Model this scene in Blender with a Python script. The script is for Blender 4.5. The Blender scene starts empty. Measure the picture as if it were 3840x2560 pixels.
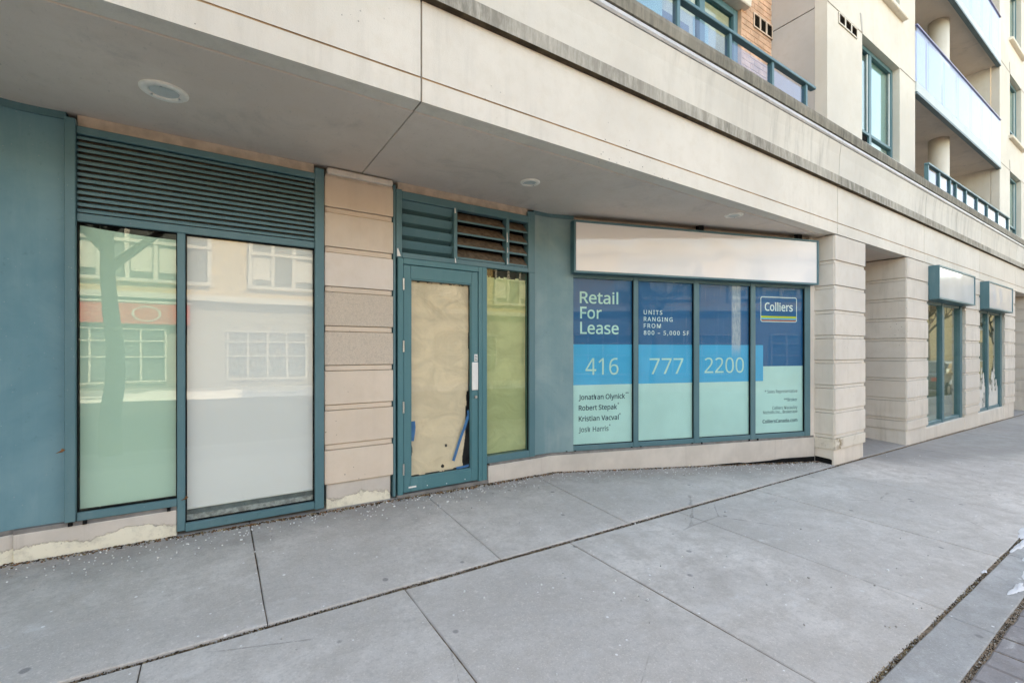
import bpy, bmesh, math, random
from mathutils import Vector, Matrix

random.seed(7)
sc = bpy.context.scene
COL = sc.collection
R = math.radians

# ------------------------------------------------------------------ camera, sky, sun, exposure
CAM_H = 1.5
cam_d = bpy.data.cameras.new("camera")
cam = bpy.data.objects.new("camera", cam_d)
COL.objects.link(cam)
sc.camera = cam
cam_d.sensor_fit = 'HORIZONTAL'
cam_d.sensor_width = 36.0
cam_d.lens = 36.0 * 1706.0 / 3840.0
cam_d.shift_y = 35.0 / 3840.0
cam_d.clip_end = 600
YAW = math.atan2(1706.0, 4513 - 1920.0)          # angle from the kerb-perpendicular
fwd = Vector((math.sin(YAW), math.cos(YAW), 0))
cam.location = (0, 0, CAM_H)
cam.rotation_euler = (R(90), 0, -YAW)

SUN_EL, SUN_ROT = R(41), R(24)
w = bpy.data.worlds.new("World")
sc.world = w
w.use_nodes = True
wn = w.node_tree
sky = wn.nodes.new("ShaderNodeTexSky")
sky.sky_type = 'NISHITA'
sky.sun_disc = False
sky.sun_elevation = SUN_EL
sky.sun_rotation = SUN_ROT
sky.altitude = 100
sky.air_density = 1.0
sky.dust_density = 1.8
sky.ozone_density = 1.0
bg = wn.nodes["Background"]
bg.inputs[1].default_value = 0.15
wn.links.new(sky.outputs[0], bg.inputs[0])

sd = bpy.data.lights.new("sun", 'SUN')
sun = bpy.data.objects.new("sun", sd)
COL.objects.link(sun)
sd.energy = 2.0
sd.angle = R(0.55)
sd.color = (1.0, 0.93, 0.82)
sdir = Vector((math.sin(SUN_ROT) * math.cos(SUN_EL), math.cos(SUN_ROT) * math.cos(SUN_EL), math.sin(SUN_EL)))
sun.rotation_euler = sdir.to_track_quat('Z', 'Y').to_euler()
sun.location = (0, 20, 30)

vs = sc.view_settings
vs.view_transform = 'Standard'
vs.look = 'None'
vs.gamma = 1
vs.use_curve_mapping = False
vs.exposure = 2.7
try:
    vs.use_white_balance = True
    vs.white_balance_temperature = 9900
    vs.white_balance_tint = 11
except Exception:
    pass
sc.cycles.max_bounces = 7
sc.cycles.transparent_max_bounces = 24
sc.cycles.caustics_reflective = False
sc.cycles.caustics_refractive = False

# ------------------------------------------------------------------ materials
def nt(m):
    m.use_nodes = True
    return m.node_tree.nodes, m.node_tree.links


class NB:
    """small node helper"""
    def __init__(self, name):
        self.m = bpy.data.materials.new(name)
        self.N, self.L = nt(self.m)
        self.b = self.N["Principled BSDF"]
        self.pos = self.N.new("ShaderNodeNewGeometry").outputs["Position"]

    def lk(self, a, b):
        self.L.new(a, b)

    def setin(self, sock, v):
        if hasattr(v, "is_linked") or hasattr(v, "links"):
            self.L.new(v, sock)
        else:
            sock.default_value = v

    def noise(self, scale, detail=4, rough=0.55, vec=None, dist=0.0):
        n = self.N.new("ShaderNodeTexNoise")
        n.inputs["Scale"].default_value = scale
        n.inputs["Detail"].default_value = detail
        n.inputs["Roughness"].default_value = rough
        n.inputs["Distortion"].default_value = dist
        self.lk(vec if vec is not None else self.pos, n.inputs["Vector"])
        return n.outputs["Fac"]

    def voro(self, scale, vec=None, feature='F1', rnd=1.0):
        n = self.N.new("ShaderNodeTexVoronoi")
        n.feature = feature
        n.inputs["Scale"].default_value = scale
        n.inputs["Randomness"].default_value = rnd
        self.lk(vec if vec is not None else self.pos, n.inputs["Vector"])
        return n

    def map(self, sx, sy, sz, vec=None):
        n = self.N.new("ShaderNodeMapping")
        n.inputs["Scale"].default_value = (sx, sy, sz)
        self.lk(vec if vec is not None else self.pos, n.inputs["Vector"])
        return n.outputs[0]

    def ramp(self, f, a, b, lo=0.0, hi=1.0, smooth=True):
        n = self.N.new("ShaderNodeMapRange")
        n.interpolation_type = 'SMOOTHSTEP' if smooth else 'LINEAR'
        n.clamp = True
        self.lk(f, n.inputs[0])
        n.inputs[1].default_value = a
        n.inputs[2].default_value = b
        n.inputs[3].default_value = lo
        n.inputs[4].default_value = hi
        return n.outputs[0]

    def math(self, op, a, b=None, clamp=False):
        n = self.N.new("ShaderNodeMath")
        n.operation = op
        n.use_clamp = clamp
        self.setin(n.inputs[0], a)
        if b is not None:
            self.setin(n.inputs[1], b)
        return n.outputs[0]

    def mix(self, f, a, b, mode='MIX'):
        n = self.N.new("ShaderNodeMix")
        n.data_type = 'RGBA'
        n.blend_type = mode
        n.clamp_factor = True
        self.setin(n.inputs[0], f)
        for s, v in ((n.inputs[6], a), (n.inputs[7], b)):
            if isinstance(v, (tuple, list)):
                s.default_value = (v[0], v[1], v[2], 1)
            else:
                self.lk(v, s)
        return n.outputs[2]

    def sep(self, vec=None):
        n = self.N.new("ShaderNodeSeparateXYZ")
        self.lk(vec if vec is not None else self.pos, n.inputs[0])
        return n.outputs

    def dot(self, vec, off):
        """dot(Position - off, vec)"""
        s = self.N.new("ShaderNodeVectorMath")
        s.operation = 'SUBTRACT'
        self.lk(self.pos, s.inputs[0])
        s.inputs[1].default_value = off
        d = self.N.new("ShaderNodeVectorMath")
        d.operation = 'DOT_PRODUCT'
        self.lk(s.outputs[0], d.inputs[0])
        d.inputs[1].default_value = vec
        return d.outputs["Value"]

    def rand(self):
        return self.N.new("ShaderNodeObjectInfo").outputs["Random"]

    def bump(self, h, strength, dist=0.01):
        n = self.N.new("ShaderNodeBump")
        n.inputs["Strength"].default_value = strength
        n.inputs["Distance"].default_value = dist
        self.lk(h, n.inputs["Height"])
        self.lk(n.outputs[0], self.b.inputs["Normal"])

    def out(self, col=None, rough=None, spec=None, metal=None):
        if col is not None:
            if isinstance(col, (tuple, list)):
                self.b.inputs["Base Color"].default_value = (col[0], col[1], col[2], 1)
            else:
                self.lk(col, self.b.inputs["Base Color"])
        if rough is not None:
            self.setin(self.b.inputs["Roughness"], rough)
        if spec is not None:
            self.b.inputs["Specular IOR Level"].default_value = spec
        if metal is not None:
            self.b.inputs["Metallic"].default_value = metal
        return self.m


def scl(c, k):
    return tuple(x * k for x in c)


def m_precast(name, c, grime=0.0, streak=0.0, pits=True, smudge=0.0):
    b = NB(name)
    n1 = b.noise(0.9, 5)
    n2 = b.noise(9, 6, 0.65)
    n3 = b.noise(170, 2)
    col = b.mix(b.ramp(n1, 0.32, 0.7), scl(c, 0.90), scl(c, 1.06))
    col = b.mix(b.ramp(n2, 0.42, 0.72, 0, 0.35), col, (c[0] * 0.88, c[1] * 0.84, c[2] * 0.78))
    col = b.mix(b.ramp(n3, 0.55, 0.75, 0, 0.18), col, scl(c, 0.6))
    # per-piece tone
    col = b.mix(b.ramp(b.rand(), 0, 1, 0.0, 0.28, False), col, (c[0] * 0.95, c[1] * 0.86, c[2] * 0.77))
    if pits:
        v = b.voro(20)
        big = b.noise(1.7, 2)
        d = b.math('LESS_THAN', v.outputs["Distance"], 0.10)
        keep = b.math('MULTIPLY', d, b.ramp(big, 0.55, 0.7))
        col = b.mix(keep, col, (0.10, 0.085, 0.065))
    if smudge > 0:
        q1 = b.noise(1.9, 7, .7, dist=.8)
        col = b.mix(b.ramp(q1, .50, .74, 0, smudge), col, scl(c, .52))
        q2 = b.voro(2.3)
        q3 = b.math('MULTIPLY', b.ramp(q2.outputs["Distance"], .03, .06, 1, 0), b.math('GREATER_THAN', b.sep(q2.outputs["Color"])[0], .55))
        col = b.mix(b.math('MULTIPLY', q3, .45), col, (.12, .11, .10))
        q4 = b.noise(55, 4, .7, b.map(1, .35, 1))
        col = b.mix(b.ramp(q4, .60, .72, 0, smudge * .8), col, scl(c, .55))
    if streak > 0:
        s = b.noise(1.0, 7, 0.7, b.map(9, 9, 0.9))
        s2 = b.noise(0.55, 3)
        f = b.math('MULTIPLY', b.ramp(s, 0.44, 0.70), b.ramp(s2, 0.35, 0.62))
        f = b.math('MULTIPLY', f, streak)
        col = b.mix(f, col, (0.17, 0.155, 0.125))
    if grime > 0:
        g1 = b.noise(1.0, 8, 0.75, b.map(14, 14, 3.0))
        g2 = b.noise(0.8, 3, 0.5, b.map(1, 1, 0.2))
        f = b.math('MULTIPLY', b.ramp(g1, 0.3, 0.62), b.ramp(g2, 0.25, 0.62, 0.45, 1.0))
        f = b.math('MULTIPLY', f, grime)
        col = b.mix(f, col, (0.105, 0.095, 0.072))
    h = b.math('ADD', b.noise(140, 3), b.math('MULTIPLY', b.noise(18, 4), 0.7))
    b.bump(h, 0.25, 0.004)
    return b.out(col, 0.82, 0.3)


def m_aggregate(name, c):
    b = NB(name)
    v = b.voro(260)
    col = b.mix(b.ramp(v.outputs["Distance"], 0.1, 0.6), scl(c, 1.1), scl(c, 0.74))
    col = b.mix(b.ramp(b.noise(60, 3), 0.5, 0.7, 0, 0.4), col, scl(c, 0.55))
    b.bump(v.outputs["Distance"], 0.6, 0.004)
    return b.out(col, 0.85, 0.3)


def m_teal(name, c=(0.060, 0.170, 0.205), fade=0.6, rough=0.42, blotch=True):
    b = NB(name)
    n1 = b.noise(1.6, 5, 0.6, dist=0.4)
    col = b.mix(b.ramp(n1, 0.3, 0.72, 0, fade), c, (c[0] * 1.7 + .02, c[1] * 1.30 + .02, c[2] * 1.22 + .02))
    n2 = b.noise(1.0, 6, 0.7, b.map(5, 5, 0.8))
    col = b.mix(b.ramp(n2, 0.5, 0.75, 0, 0.30), col, (c[0] * 2.8, c[1] * 1.6, c[2] * 1.45))
    n3 = b.noise(22, 5, 0.7)
    col = b.mix(b.ramp(n3, 0.60, 0.74, 0, 0.35), col, scl(c, 0.55))
    v = b.voro(26)
    d = b.math('LESS_THAN', v.outputs["Distance"], 0.045)
    col = b.mix(b.math('MULTIPLY', d, 0.7), col, (0.5, 0.52, 0.5))
    b.bump(b.noise(8, 4), 0.06, 0.01)
    return b.out(col, b.ramp(n2, 0.3, 0.7, rough - .06, rough + .14), 0.4)


def m_plain(name, c, rough=0.6, spec=0.4, metal=0.0, var=0.12, scale=12, bump=0.0):
    b = NB(name)
    col = b.mix(b.ramp(b.noise(scale, 4), 0.3, 0.7), scl(c, 1 - var), scl(c, 1 + var))
    if bump:
        b.bump(b.noise(scale * 4, 3), bump, 0.004)
    return b.out(col, rough, spec, metal)


def m_glass(name, tint=(0.9, 0.96, 0.93), f0=0.05, gain=1.0, wav=0.0, gloss_tint=(0.97, 0.99, 0.98)):
    m = bpy.data.materials.new(name)
    N, L = nt(m)
    N.remove(N["Principled BSDF"])
    o = [n for n in N if n.type == 'OUTPUT_MATERIAL'][0]
    geo = N.new("ShaderNodeNewGeometry")
    d = N.new("ShaderNodeVectorMath"); d.operation = 'DOT_PRODUCT'
    L.new(geo.outputs["Normal"], d.inputs[0]); L.new(geo.outputs["Incoming"], d.inputs[1])
    def mm(op, a, b=None):
        n = N.new("ShaderNodeMath"); n.operation = op; n.use_clamp = op == 'ADD'
        for s, v in ((0, a), (1, b)):
            if v is None: continue
            if isinstance(v, float): n.inputs[s].default_value = v
            else: L.new(v, n.inputs[s])
        return n.outputs[0]
    x = mm('SUBTRACT', 1.0, mm('ABSOLUTE', d.outputs["Value"]))
    f = mm('ADD', mm('MULTIPLY', mm('POWER', x, 5.0), 0.95 * gain), float(f0))
    tr = N.new("ShaderNodeBsdfTransparent"); tr.inputs[0].default_value = (*tint, 1)
    gl = N.new("ShaderNodeBsdfGlossy"); gl.inputs["Roughness"].default_value = 0.0
    gl.inputs["Color"].default_value = (*gloss_tint, 1)
    if wav:
        nz = N.new("ShaderNodeTexNoise"); nz.inputs["Scale"].default_value = 1.3; nz.inputs["Detail"].default_value = 1
        L.new(geo.outputs["Position"], nz.inputs["Vector"])
        bp = N.new("ShaderNodeBump"); bp.inputs["Strength"].default_value = wav; bp.inputs["Distance"].default_value = 0.02
        L.new(nz.outputs["Fac"], bp.inputs["Height"]); L.new(bp.outputs[0], gl.inputs["Normal"])
    mx = N.new("ShaderNodeMixShader")
    L.new(f, mx.inputs[0]); L.new(tr.outputs[0], mx.inputs[1]); L.new(gl.outputs[0], mx.inputs[2])
    L.new(mx.outputs[0], o.inputs[0])
    return m


def m_sidewalk(name, c=(0.575, 0.535, 0.50)):
    b = NB(name)
    P = b.sep()
    n1 = b.noise(0.75, 6, 0.6)
    n2 = b.noise(5.5, 6, 0.68)
    n3 = b.noise(75, 4, 0.7)
    n4 = b.noise(130, 2)
    col = b.mix(b.ramp(n1, 0.3, 0.7), scl(c, 0.74), scl(c, 1.12))
    col = b.mix(b.ramp(n2, 0.40, 0.66, 0, 0.9), col, (c[0] * 0.77, c[1] * 0.755, c[2] * 0.735))
    col = b.mix(b.ramp(b.rand(), 0, 1, 0, 0.35, False), col, scl(c, 0.74))
    hc = b.voro(0.9, b.map(1, 1.3, 1), 'DISTANCE_TO_EDGE')
    hl = b.math('MULTIPLY', b.ramp(b.math('ADD', hc.outputs["Distance"], b.math('MULTIPLY', b.math('SUBTRACT', b.noise(7, 5, .7), .5), .05)), .0, .006, 1, 0), b.ramp(b.noise(.6, 2), .56, .60))
    col = b.mix(b.math('MULTIPLY', hl, .6), col, scl(c, .35))
    # aggregate specks, dark and light
    col = b.mix(b.ramp(n3, 0.50, 0.66, 0, 0.42), col, scl(c, 0.58))
    col = b.mix(b.ramp(n4, 0.58, 0.70, 0, 0.45), col, scl(c, 1.28))
    w1 = b.noise(0.42, 5, 0.65, dist=0.7)
    col = b.mix(b.ramp(w1, 0.50, 0.66, 0, 0.42), col, (c[0] * .62, c[1] * .60, c[2] * .585))
    w2 = b.noise(1.6, 6, 0.7, b.map(1, 1.8, 1), dist=1.0)
    col = b.mix(b.ramp(w2, 0.55, 0.62, 0, 0.28), col, (c[0] * .66, c[1] * .645, c[2] * .62))
    # salt bloom and trodden salt patches
    s1 = b.noise(1.25, 7, 0.72, b.map(1.0, 2.4, 1), dist=0.5)
    s2 = b.noise(14, 6, 0.75)
    f = b.math('MULTIPLY', b.ramp(s1, 0.52, 0.68), b.ramp(s2, 0.46, 0.66))
    col = b.mix(b.math('MULTIPLY', f, 0.6), col, (0.70, 0.70, 0.70))
    n5 = b.noise(28, 5, 0.7)
    col = b.mix(b.ramp(n5, 0.50, 0.68, 0, 0.5), col, scl(c, 0.64))
    col = b.mix(b.ramp(n5, 0.30, 0.43, 0.35, 0), col, scl(c, 1.25))
    # scuffs that run with the foot traffic
    s3 = b.noise(1.0, 4, 0.6, b.map(16, 70, 1))
    col = b.mix(b.ramp(s3, 0.66, 0.74, 0, 0.5), col, (0.70, 0.70, 0.70))
    # white salt grains stuck on
    v = b.voro(17)
    keep = b.math('GREATER_THAN', b.sep(v.outputs["Color"])[0], 0.80)
    d = b.math('MULTIPLY', b.math('LESS_THAN', v.outputs["Distance"], b.math('MULTIPLY', b.noise(9, 2), 0.20)), keep)
    col = b.mix(b.math('MULTIPLY', d, 0.75), col, (0.78, 0.78, 0.78))
    # gum spots
    v2 = b.voro(4.2)
    k2 = b.math('GREATER_THAN', b.sep(v2.outputs["Color"])[1], 0.58)
    d2 = b.math('MULTIPLY', b.ramp(v2.outputs["Distance"], 0.06, 0.10, 1, 0), k2)
    col = b.mix(b.math('MULTIPLY', d2, 0.6), col, (0.13, 0.13, 0.135))
    v3 = b.voro(2.9, b.map(1, 1, 1))
    k3 = b.math('GREATER_THAN', b.sep(v3.outputs["Color"])[2], 0.70)
    d3 = b.math('MULTIPLY', b.ramp(v3.outputs["Distance"], 0.04, 0.06, 1, 0), k3)
    col = b.mix(b.math('MULTIPLY', d3, 0.6), col, (0.62, 0.62, 0.60))
    # damp grime that creeps out from the foot of the shopfront
    dist = b.math('SUBTRACT', P[1], b.math('MULTIPLY', b.math('MAXIMUM', b.math('SUBTRACT', P[0], 3.2), 0.0), -0.31))
    edge = b.math('ADD', dist, b.math('MULTIPLY', b.noise(2.2, 5, 0.65), 0.8))
    g = b.ramp(edge, 3.8, 4.5, 0, 0.62)
    col = b.mix(g, col, (0.215, 0.205, 0.195))
    h = b.math('ADD', b.math('MULTIPLY', n3, 0.8), b.noise(40, 5, 0.7))
    b.bump(h, 0.35, 0.005)
    return b.out(col, b.ramp(n2, 0.3, 0.7, 0.72, 0.9), 0.35)


def m_plinth(name):
    b = NB(name)
    P = b.sep()
    paint, under = (0.57, 0.52, 0.465), (0.78, 0.735, 0.60)
    col = b.mix(b.ramp(b.noise(3.0, 5, 0.6), 0.3, 0.7), scl(paint, 0.9), scl(paint, 1.08))
    st = b.noise(1.0, 5, 0.7, b.map(16, 16, 1.2))
    col = b.mix(b.ramp(st, 0.55, 0.75, 0, 0.3), col, scl(paint, 0.6))
    # flaked paint along the foot: height over the sloping pavement + ragged noise
    ground = b.math('ADD', b.math('MULTIPLY', P[0], -0.0125), 0.165)
    hgt = b.math('SUBTRACT', P[2], ground)
    rag = b.math('ADD', b.math('MULTIPLY', b.noise(3.2, 2, 0.5), 0.26), b.math('MULTIPLY', b.noise(15, 7, 0.8), 0.16))
    left = b.ramp(P[0], 1.2, 2.6, 0.0, 0.16)
    e = b.math('ADD', b.math('SUBTRACT', b.math('SUBTRACT', rag, hgt), left), -0.114)
    flake = b.ramp(e, 0.0, 0.006)
    ucol = b.mix(b.ramp(b.noise(11, 6, 0.7), 0.45, 0.7), under, scl(under, 0.74))
    ucol = b.mix(b.ramp(b.noise(30, 5, 0.7), 0.62, 0.72, 0, 0.6), ucol, (0.25, 0.22, 0.16))
    col = b.mix(flake, col, ucol)
    rim = b.math('MULTIPLY', b.ramp(e, -0.008, 0.0), b.math('SUBTRACT', 1.0, flake))
    col = b.mix(b.math('MULTIPLY', rim, 0.45), col, (0.25, 0.2, 0.15))
    h = b.math('ADD', b.math('MULTIPLY', flake, -0.8), b.math('MULTIPLY', b.noise(60, 3), 0.25))
    b.bump(h, 0.7, 0.004)
    return b.out(col, 0.72, 0.3)


def m_paper(name, c):
    b = NB(name)
    n = b.noise(3.2, 5, 0.55, b.map(1.0, 1, 1.6), dist=1.2)
    col = b.mix(b.ramp(n, 0.35, 0.65), scl(c, 0.90), scl(c, 1.06))
    col = b.mix(b.ramp(b.noise(60, 4, 0.7), 0.5, 0.7, 0, 0.10), col, scl(c, 0.85))
    b.bump(b.math('ADD', n, b.math('MULTIPLY', b.noise(7, 2, 0.5, dist=1.0), 0.3)), 0.45, 0.04)
    return b.out(col, 0.6, 0.4)


PRE = (0.60, 0.525, 0.435)
M = {}
M['fascia'] = m_precast("precast_fascia", (0.75, 0.70, 0.62), streak=0.16)
M['upper'] = m_precast("precast_weathered", (0.69, 0.65, 0.58), streak=0.46, pits=False)
M['lip'] = m_precast("precast_band_stained", (0.55, 0.51, 0.44), grime=0.75, pits=False)
M['under'] = m_plain("band_underside_shade", (0.075, 0.056, 0.036), 0.9, 0.2, var=0.4, scale=9)  # shadow under the projecting band, put into its colour
M['coping'] = m_precast("coping_grimy", (0.33, 0.30, 0.245), grime=0.78, pits=False)
M['flash'] = m_plain("flashing_metal", (0.56, 0.55, 0.54), 0.42, 0.5, 0.0, var=0.10, scale=6)
M['pier'] = m_precast("precast_pier", (0.70, 0.65, 0.585), streak=0.26)
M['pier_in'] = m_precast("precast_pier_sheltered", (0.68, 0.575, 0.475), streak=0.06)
M['aggr'] = m_aggregate("exposed_aggregate", (0.74, 0.63, 0.52))
M['pale'] = m_precast("patched_block", (0.74, 0.66, 0.59), pits=False)
M['joint'] = m_plain("mortar_joint", (0.27, 0.225, 0.18), 0.9, 0.2, var=0.2)
M['rust'] = m_plain("rusty_groove", (0.50, 0.34, 0.21), 0.9, 0.2, var=0.3, scale=3)
M['wall'] = m_precast("tower_wall", (0.69, 0.65, 0.585), streak=0.10, pits=False)
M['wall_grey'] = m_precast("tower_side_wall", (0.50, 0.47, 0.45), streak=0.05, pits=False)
M['soffit'] = m_precast("soffit_plaster", (0.74, 0.65, 0.575), streak=0.0, pits=False, smudge=0.4)
M['header'] = m_plain("soffit_header", (0.55, 0.46, 0.38), 0.8, 0.3, var=0.15, bump=0.2)
M['plinth'] = m_plinth("plinth_flaking_paint")
M['teal'] = m_teal("teal_frame_paint", (0.062, 0.165, 0.192), 0.35, 0.38)
M['teal_wall'] = m_teal("teal_wall_panel", (0.078, 0.215, 0.262), 0.8, 0.5)
M['teal_bay'] = m_teal("teal_wall_panel_faded", (0.13, 0.255, 0.28), 0.8, 0.5)
M['teal_door'] = m_teal("teal_door_paint", (0.050, 0.180, 0.205), 0.25, 0.36)
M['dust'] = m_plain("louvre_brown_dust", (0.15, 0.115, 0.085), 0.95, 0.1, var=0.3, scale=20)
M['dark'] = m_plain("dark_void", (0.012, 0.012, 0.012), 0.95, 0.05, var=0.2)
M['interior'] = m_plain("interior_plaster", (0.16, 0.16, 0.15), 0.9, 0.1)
M['glass'] = m_glass("window_glass", (0.95, 0.97, 0.96), 0.044, 1.0, 0.04)
M['glass_door'] = m_glass("door_glass", (0.97, 0.98, 0.97), 0.018, 1.0, 0.03)
M['glass_bay'] = m_glass("bay_window_glass", (0.95, 0.98, 0.97), 0.011, 1.0, 0.03)
M['glass_green'] = m_glass("green_tinted_glass", (0.88, 0.95, 0.91), 0.052, 1.0, 0.05)
M['glass_yel'] = m_glass("sidelight_green_glass", (0.90, 0.95, 0.86), 0.03, 1.0, 0.05)
M['glass_up'] = m_glass("upper_window_glass", (0.70, 0.86, 0.84), 0.08, 1.0, 0.02)
M['glass_rail'] = m_glass("balcony_glass", (0.84, 0.89, 0.97), 0.06, 0.55, 0.0, (0.90, 0.92, 1.0))  # violet of the reflected sky put into the glass's gloss colour
M['film'] = m_plain("green_window_film", (0.70, 0.80, 0.74), 0.75, 0.2, var=0.03, scale=0.7)
M['blind'] = m_plain("white_roller_blind", (0.86, 0.85, 0.84), 0.8, 0.2, var=0.02, scale=0.8)
M['paper'] = m_paper("kraft_paper", (0.75, 0.61, 0.43))
M['paper2'] = m_paper("kraft_paper_sidelight", (0.58, 0.55, 0.395))
M['tape'] = m_plain("blue_painter_tape", (0.03, 0.17, 0.38), 0.6, 0.3)
M['white'] = m_plain("white_plastic", (0.74, 0.74, 0.72), 0.4, 0.5, var=0.03)
M['acrylic'] = m_plain("sign_acrylic", (0.80, 0.795, 0.79), 0.06, 0.55, var=0.015, scale=1.0)
M['acrylic_blue'] = m_plain("small_sign_acrylic", (0.60, 0.65, 0.68), 0.10, 0.5, var=0.06, scale=1.5)
M['steel'] = m_plain("brushed_steel", (0.55, 0.55, 0.54), 0.32, 0.5, 0.9)
M['trim'] = m_plain("light_trim_cream", (0.93, 0.89, 0.80), 0.55, 0.4, var=0.06, scale=30)
M['lens'] = m_plain("frosted_lens", (0.62, 0.65, 0.62), 0.25, 0.5, var=0.05)
M['caulk'] = m_plain("grey_caulk", (0.20, 0.19, 0.18), 0.85, 0.2, var=0.2)
M['walk'] = m_sidewalk("sidewalk_concrete")
M['walk2'] = m_sidewalk("sidewalk_concrete_band", (0.41, 0.41, 0.405))
M['soil'] = m_plain("soil", (0.055, 0.047, 0.04), 0.95, 0.1, var=0.5, scale=25, bump=0.5)
M['asphalt'] = m_plain("asphalt", (0.055, 0.055, 0.058), 0.9, 0.2, var=0.3, scale=30, bump=0.4)
M['snow'] = m_plain("snow", (0.66, 0.66, 0.67), 0.6, 0.3, var=0.06, scale=8, bump=0.6)
M['bark'] = m_plain("bark", (0.085, 0.07, 0.055), 0.9, 0.2, var=0.4, scale=25, bump=0.5)
M['concrete'] = m_plain("balcony_slab_paint", (0.52, 0.58, 0.59), 0.6, 0.3, var=0.05, scale=3)
M['rail_edge'] = m_plain("slab_edge_teal_grey", (0.10, 0.16, 0.18), 0.5, 0.4)
M['curtain'] = m_plain("white_curtain", (0.66, 0.70, 0.70), 0.8, 0.2, var=0.06, scale=4)
M['sky_tint'] = m_plain("violet_sky_tint", (0.52, 0.54, 0.62), .5, .3, var=.04)  # sky's violet reflection as a sheet colour
M['cap_rail'] = m_plain("handrail_violet_grey", (0.16, 0.17, 0.30), 0.3, 0.5, 0.3)


# ------------------------------------------------------------------ mesh helpers
IDF = lambda x, y, z: (x, y, z)
WL = {}


class MB:
    def __init__(self, F=IDF):
        self.v, self.f, self.m, self.F = [], [], [], F

    def pts(self, ps):
        i = len(self.v)
        self.v += [Vector(self.F(*p)) for p in ps]
        return i

    def poly(self, ps, m=0):
        i = self.pts(ps)
        self.f.append(list(range(i, i + len(ps))))
        self.m.append(m)
        return self

    def box(self, x0, x1, y0, y1, z0, z1, m=0, skip=()):
        i = self.pts([(x0, y0, z0), (x1, y0, z0), (x1, y1, z0), (x0, y1, z0),
                      (x0, y0, z1), (x1, y0, z1), (x1, y1, z1), (x0, y1, z1)])
        for k, q in enumerate(((3, 2, 1, 0), (4, 5, 6, 7), (0, 1, 5, 4), (1, 2, 6, 5), (2, 3, 7, 6), (3, 0, 4, 7))):
            if k in skip:
                continue
            self.f.append([i + a for a in q])
            self.m.append(m)
        return self

    def prism(self, poly, a0, a1, axis='x', m=0, mats=None):
        """poly: list of 2D points; extruded along axis. axis x: poly=(y,z); y: (x,z); z: (x,y)"""
        def p(a, q):
            return {'x': (a, q[0], q[1]), 'y': (q[0], a, q[1]), 'z': (q[0], q[1], a)}[axis]
        n = len(poly)
        i = self.pts([p(a0, q) for q in poly] + [p(a1, q) for q in poly])
        self.f.append([i + k for k in range(n)][::-1]); self.m.append(m)
        self.f.append([i + n + k for k in range(n)]); self.m.append(m)
        for k in range(n):
            k2 = (k + 1) % n
            self.f.append([i + k, i + k2, i + n + k2, i + n + k])
            self.m.append(mats[k] if mats else m)
        return self

    def tube(self, a, b, r0, r1=None, n=12, m=0, caps=True):
        r1 = r0 if r1 is None else r1
        a, b = Vector(a), Vector(b)
        d = (b - a).normalized()
        u = d.orthogonal().normalized()
        w_ = d.cross(u)
        ps = []
        for c, r in ((a, r0), (b, r1)):
            for k in range(n):
                t = 2 * math.pi * k / n
                ps.append(tuple(c + (u * math.cos(t) + w_ * math.sin(t)) * r))
        i = self.pts(ps)
        for k in range(n):
            k2 = (k + 1) % n
            self.f.append([i + k, i + k2, i + n + k2, i + n + k]); self.m.append(m)
        if caps:
            self.f.append([i + k for k in range(n)][::-1]); self.m.append(m)
            self.f.append([i + n + k for k in range(n)]); self.m.append(m)
        return self

    def build(self, name, mats, parent=None, bevel=0.0, smooth=False, seg=1):
        if not isinstance(mats, (list, tuple)):
            mats = [mats]
        xs = [p.x for p in self.v]; ys = [p.y for p in self.v]; zs = [p.z for p in self.v]
        o = Vector(((min(xs) + max(xs)) / 2, (min(ys) + max(ys)) / 2, min(zs)))
        me = bpy.data.meshes.new(name)
        me.from_pydata([tuple(p - o) for p in self.v], [], self.f)
        for mm in mats:
            me.materials.append(M[mm] if isinstance(mm, str) else mm)
        for p, k in zip(me.polygons, self.m):
            p.material_index = k
        bm = bmesh.new()
        bm.from_mesh(me)
        bmesh.ops.recalc_face_normals(bm, faces=bm.faces) if not getattr(self, 'keepn', False) else None
        if bevel:
            ed = [e for e in bm.edges if len(e.link_faces) == 2 and e.calc_face_angle(0) > 0.5]
            bmesh.ops.bevel(bm, geom=ed, offset=bevel, segments=seg, affect='EDGES', clamp_overlap=True)
        bm.to_mesh(me)
        bm.free()
        if smooth:
            for p in me.polygons:
                p.use_smooth = True
        return link(name, me, o, parent)


def link(name, data, loc, parent=None):
    ob = bpy.data.objects.new(name, data)
    COL.objects.link(ob)
    place(ob, loc, parent)
    return ob


def place(ob, loc, parent=None):
    loc = Vector(loc)
    WL[ob.name] = loc
    if parent is not None:
        ob.parent = parent
        ob.location = loc - WL[parent.name]
    else:
        ob.location = loc


def box(name, mats, parent, x0, x1, y0, y1, z0, z1, F=IDF, bevel=0.0):
    return MB(F).box(x0, x1, y0, y1, z0, z1).build(name, mats, parent, bevel)


def tag(o, label=None, cat=None, group=None, kind=None):
    if label: o["label"] = label
    if cat: o["category"] = cat
    if group: o["group"] = group
    if kind: o["kind"] = kind
    return o


def empty(name, loc, parent=None):
    o = bpy.data.objects.new(name, None)
    o.empty_display_size = 0.2
    COL.objects.link(o)
    place(o, loc, parent)
    return o


def copy_at(src, loc, parent=None):
    """copy one object (shared mesh) so that its origin stands at loc (world)"""
    c = src.copy()
    COL.objects.link(c)
    place(c, loc, parent)
    return c


# ------------------------------------------------------------------ layout
YF, YS = 2.687, 4.055          # fascia plane, shopfront plane
ZS = 3.049                     # soffit


def gx(x):
    if x < 0: return 0.075 - 0.0125 * x
    if x < 10: return 0.075 - 0.0125 * x - 0.00022 * x * x
    return 0.075 - 0.125 - 0.022 - 0.0169 * (x - 10)


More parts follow.
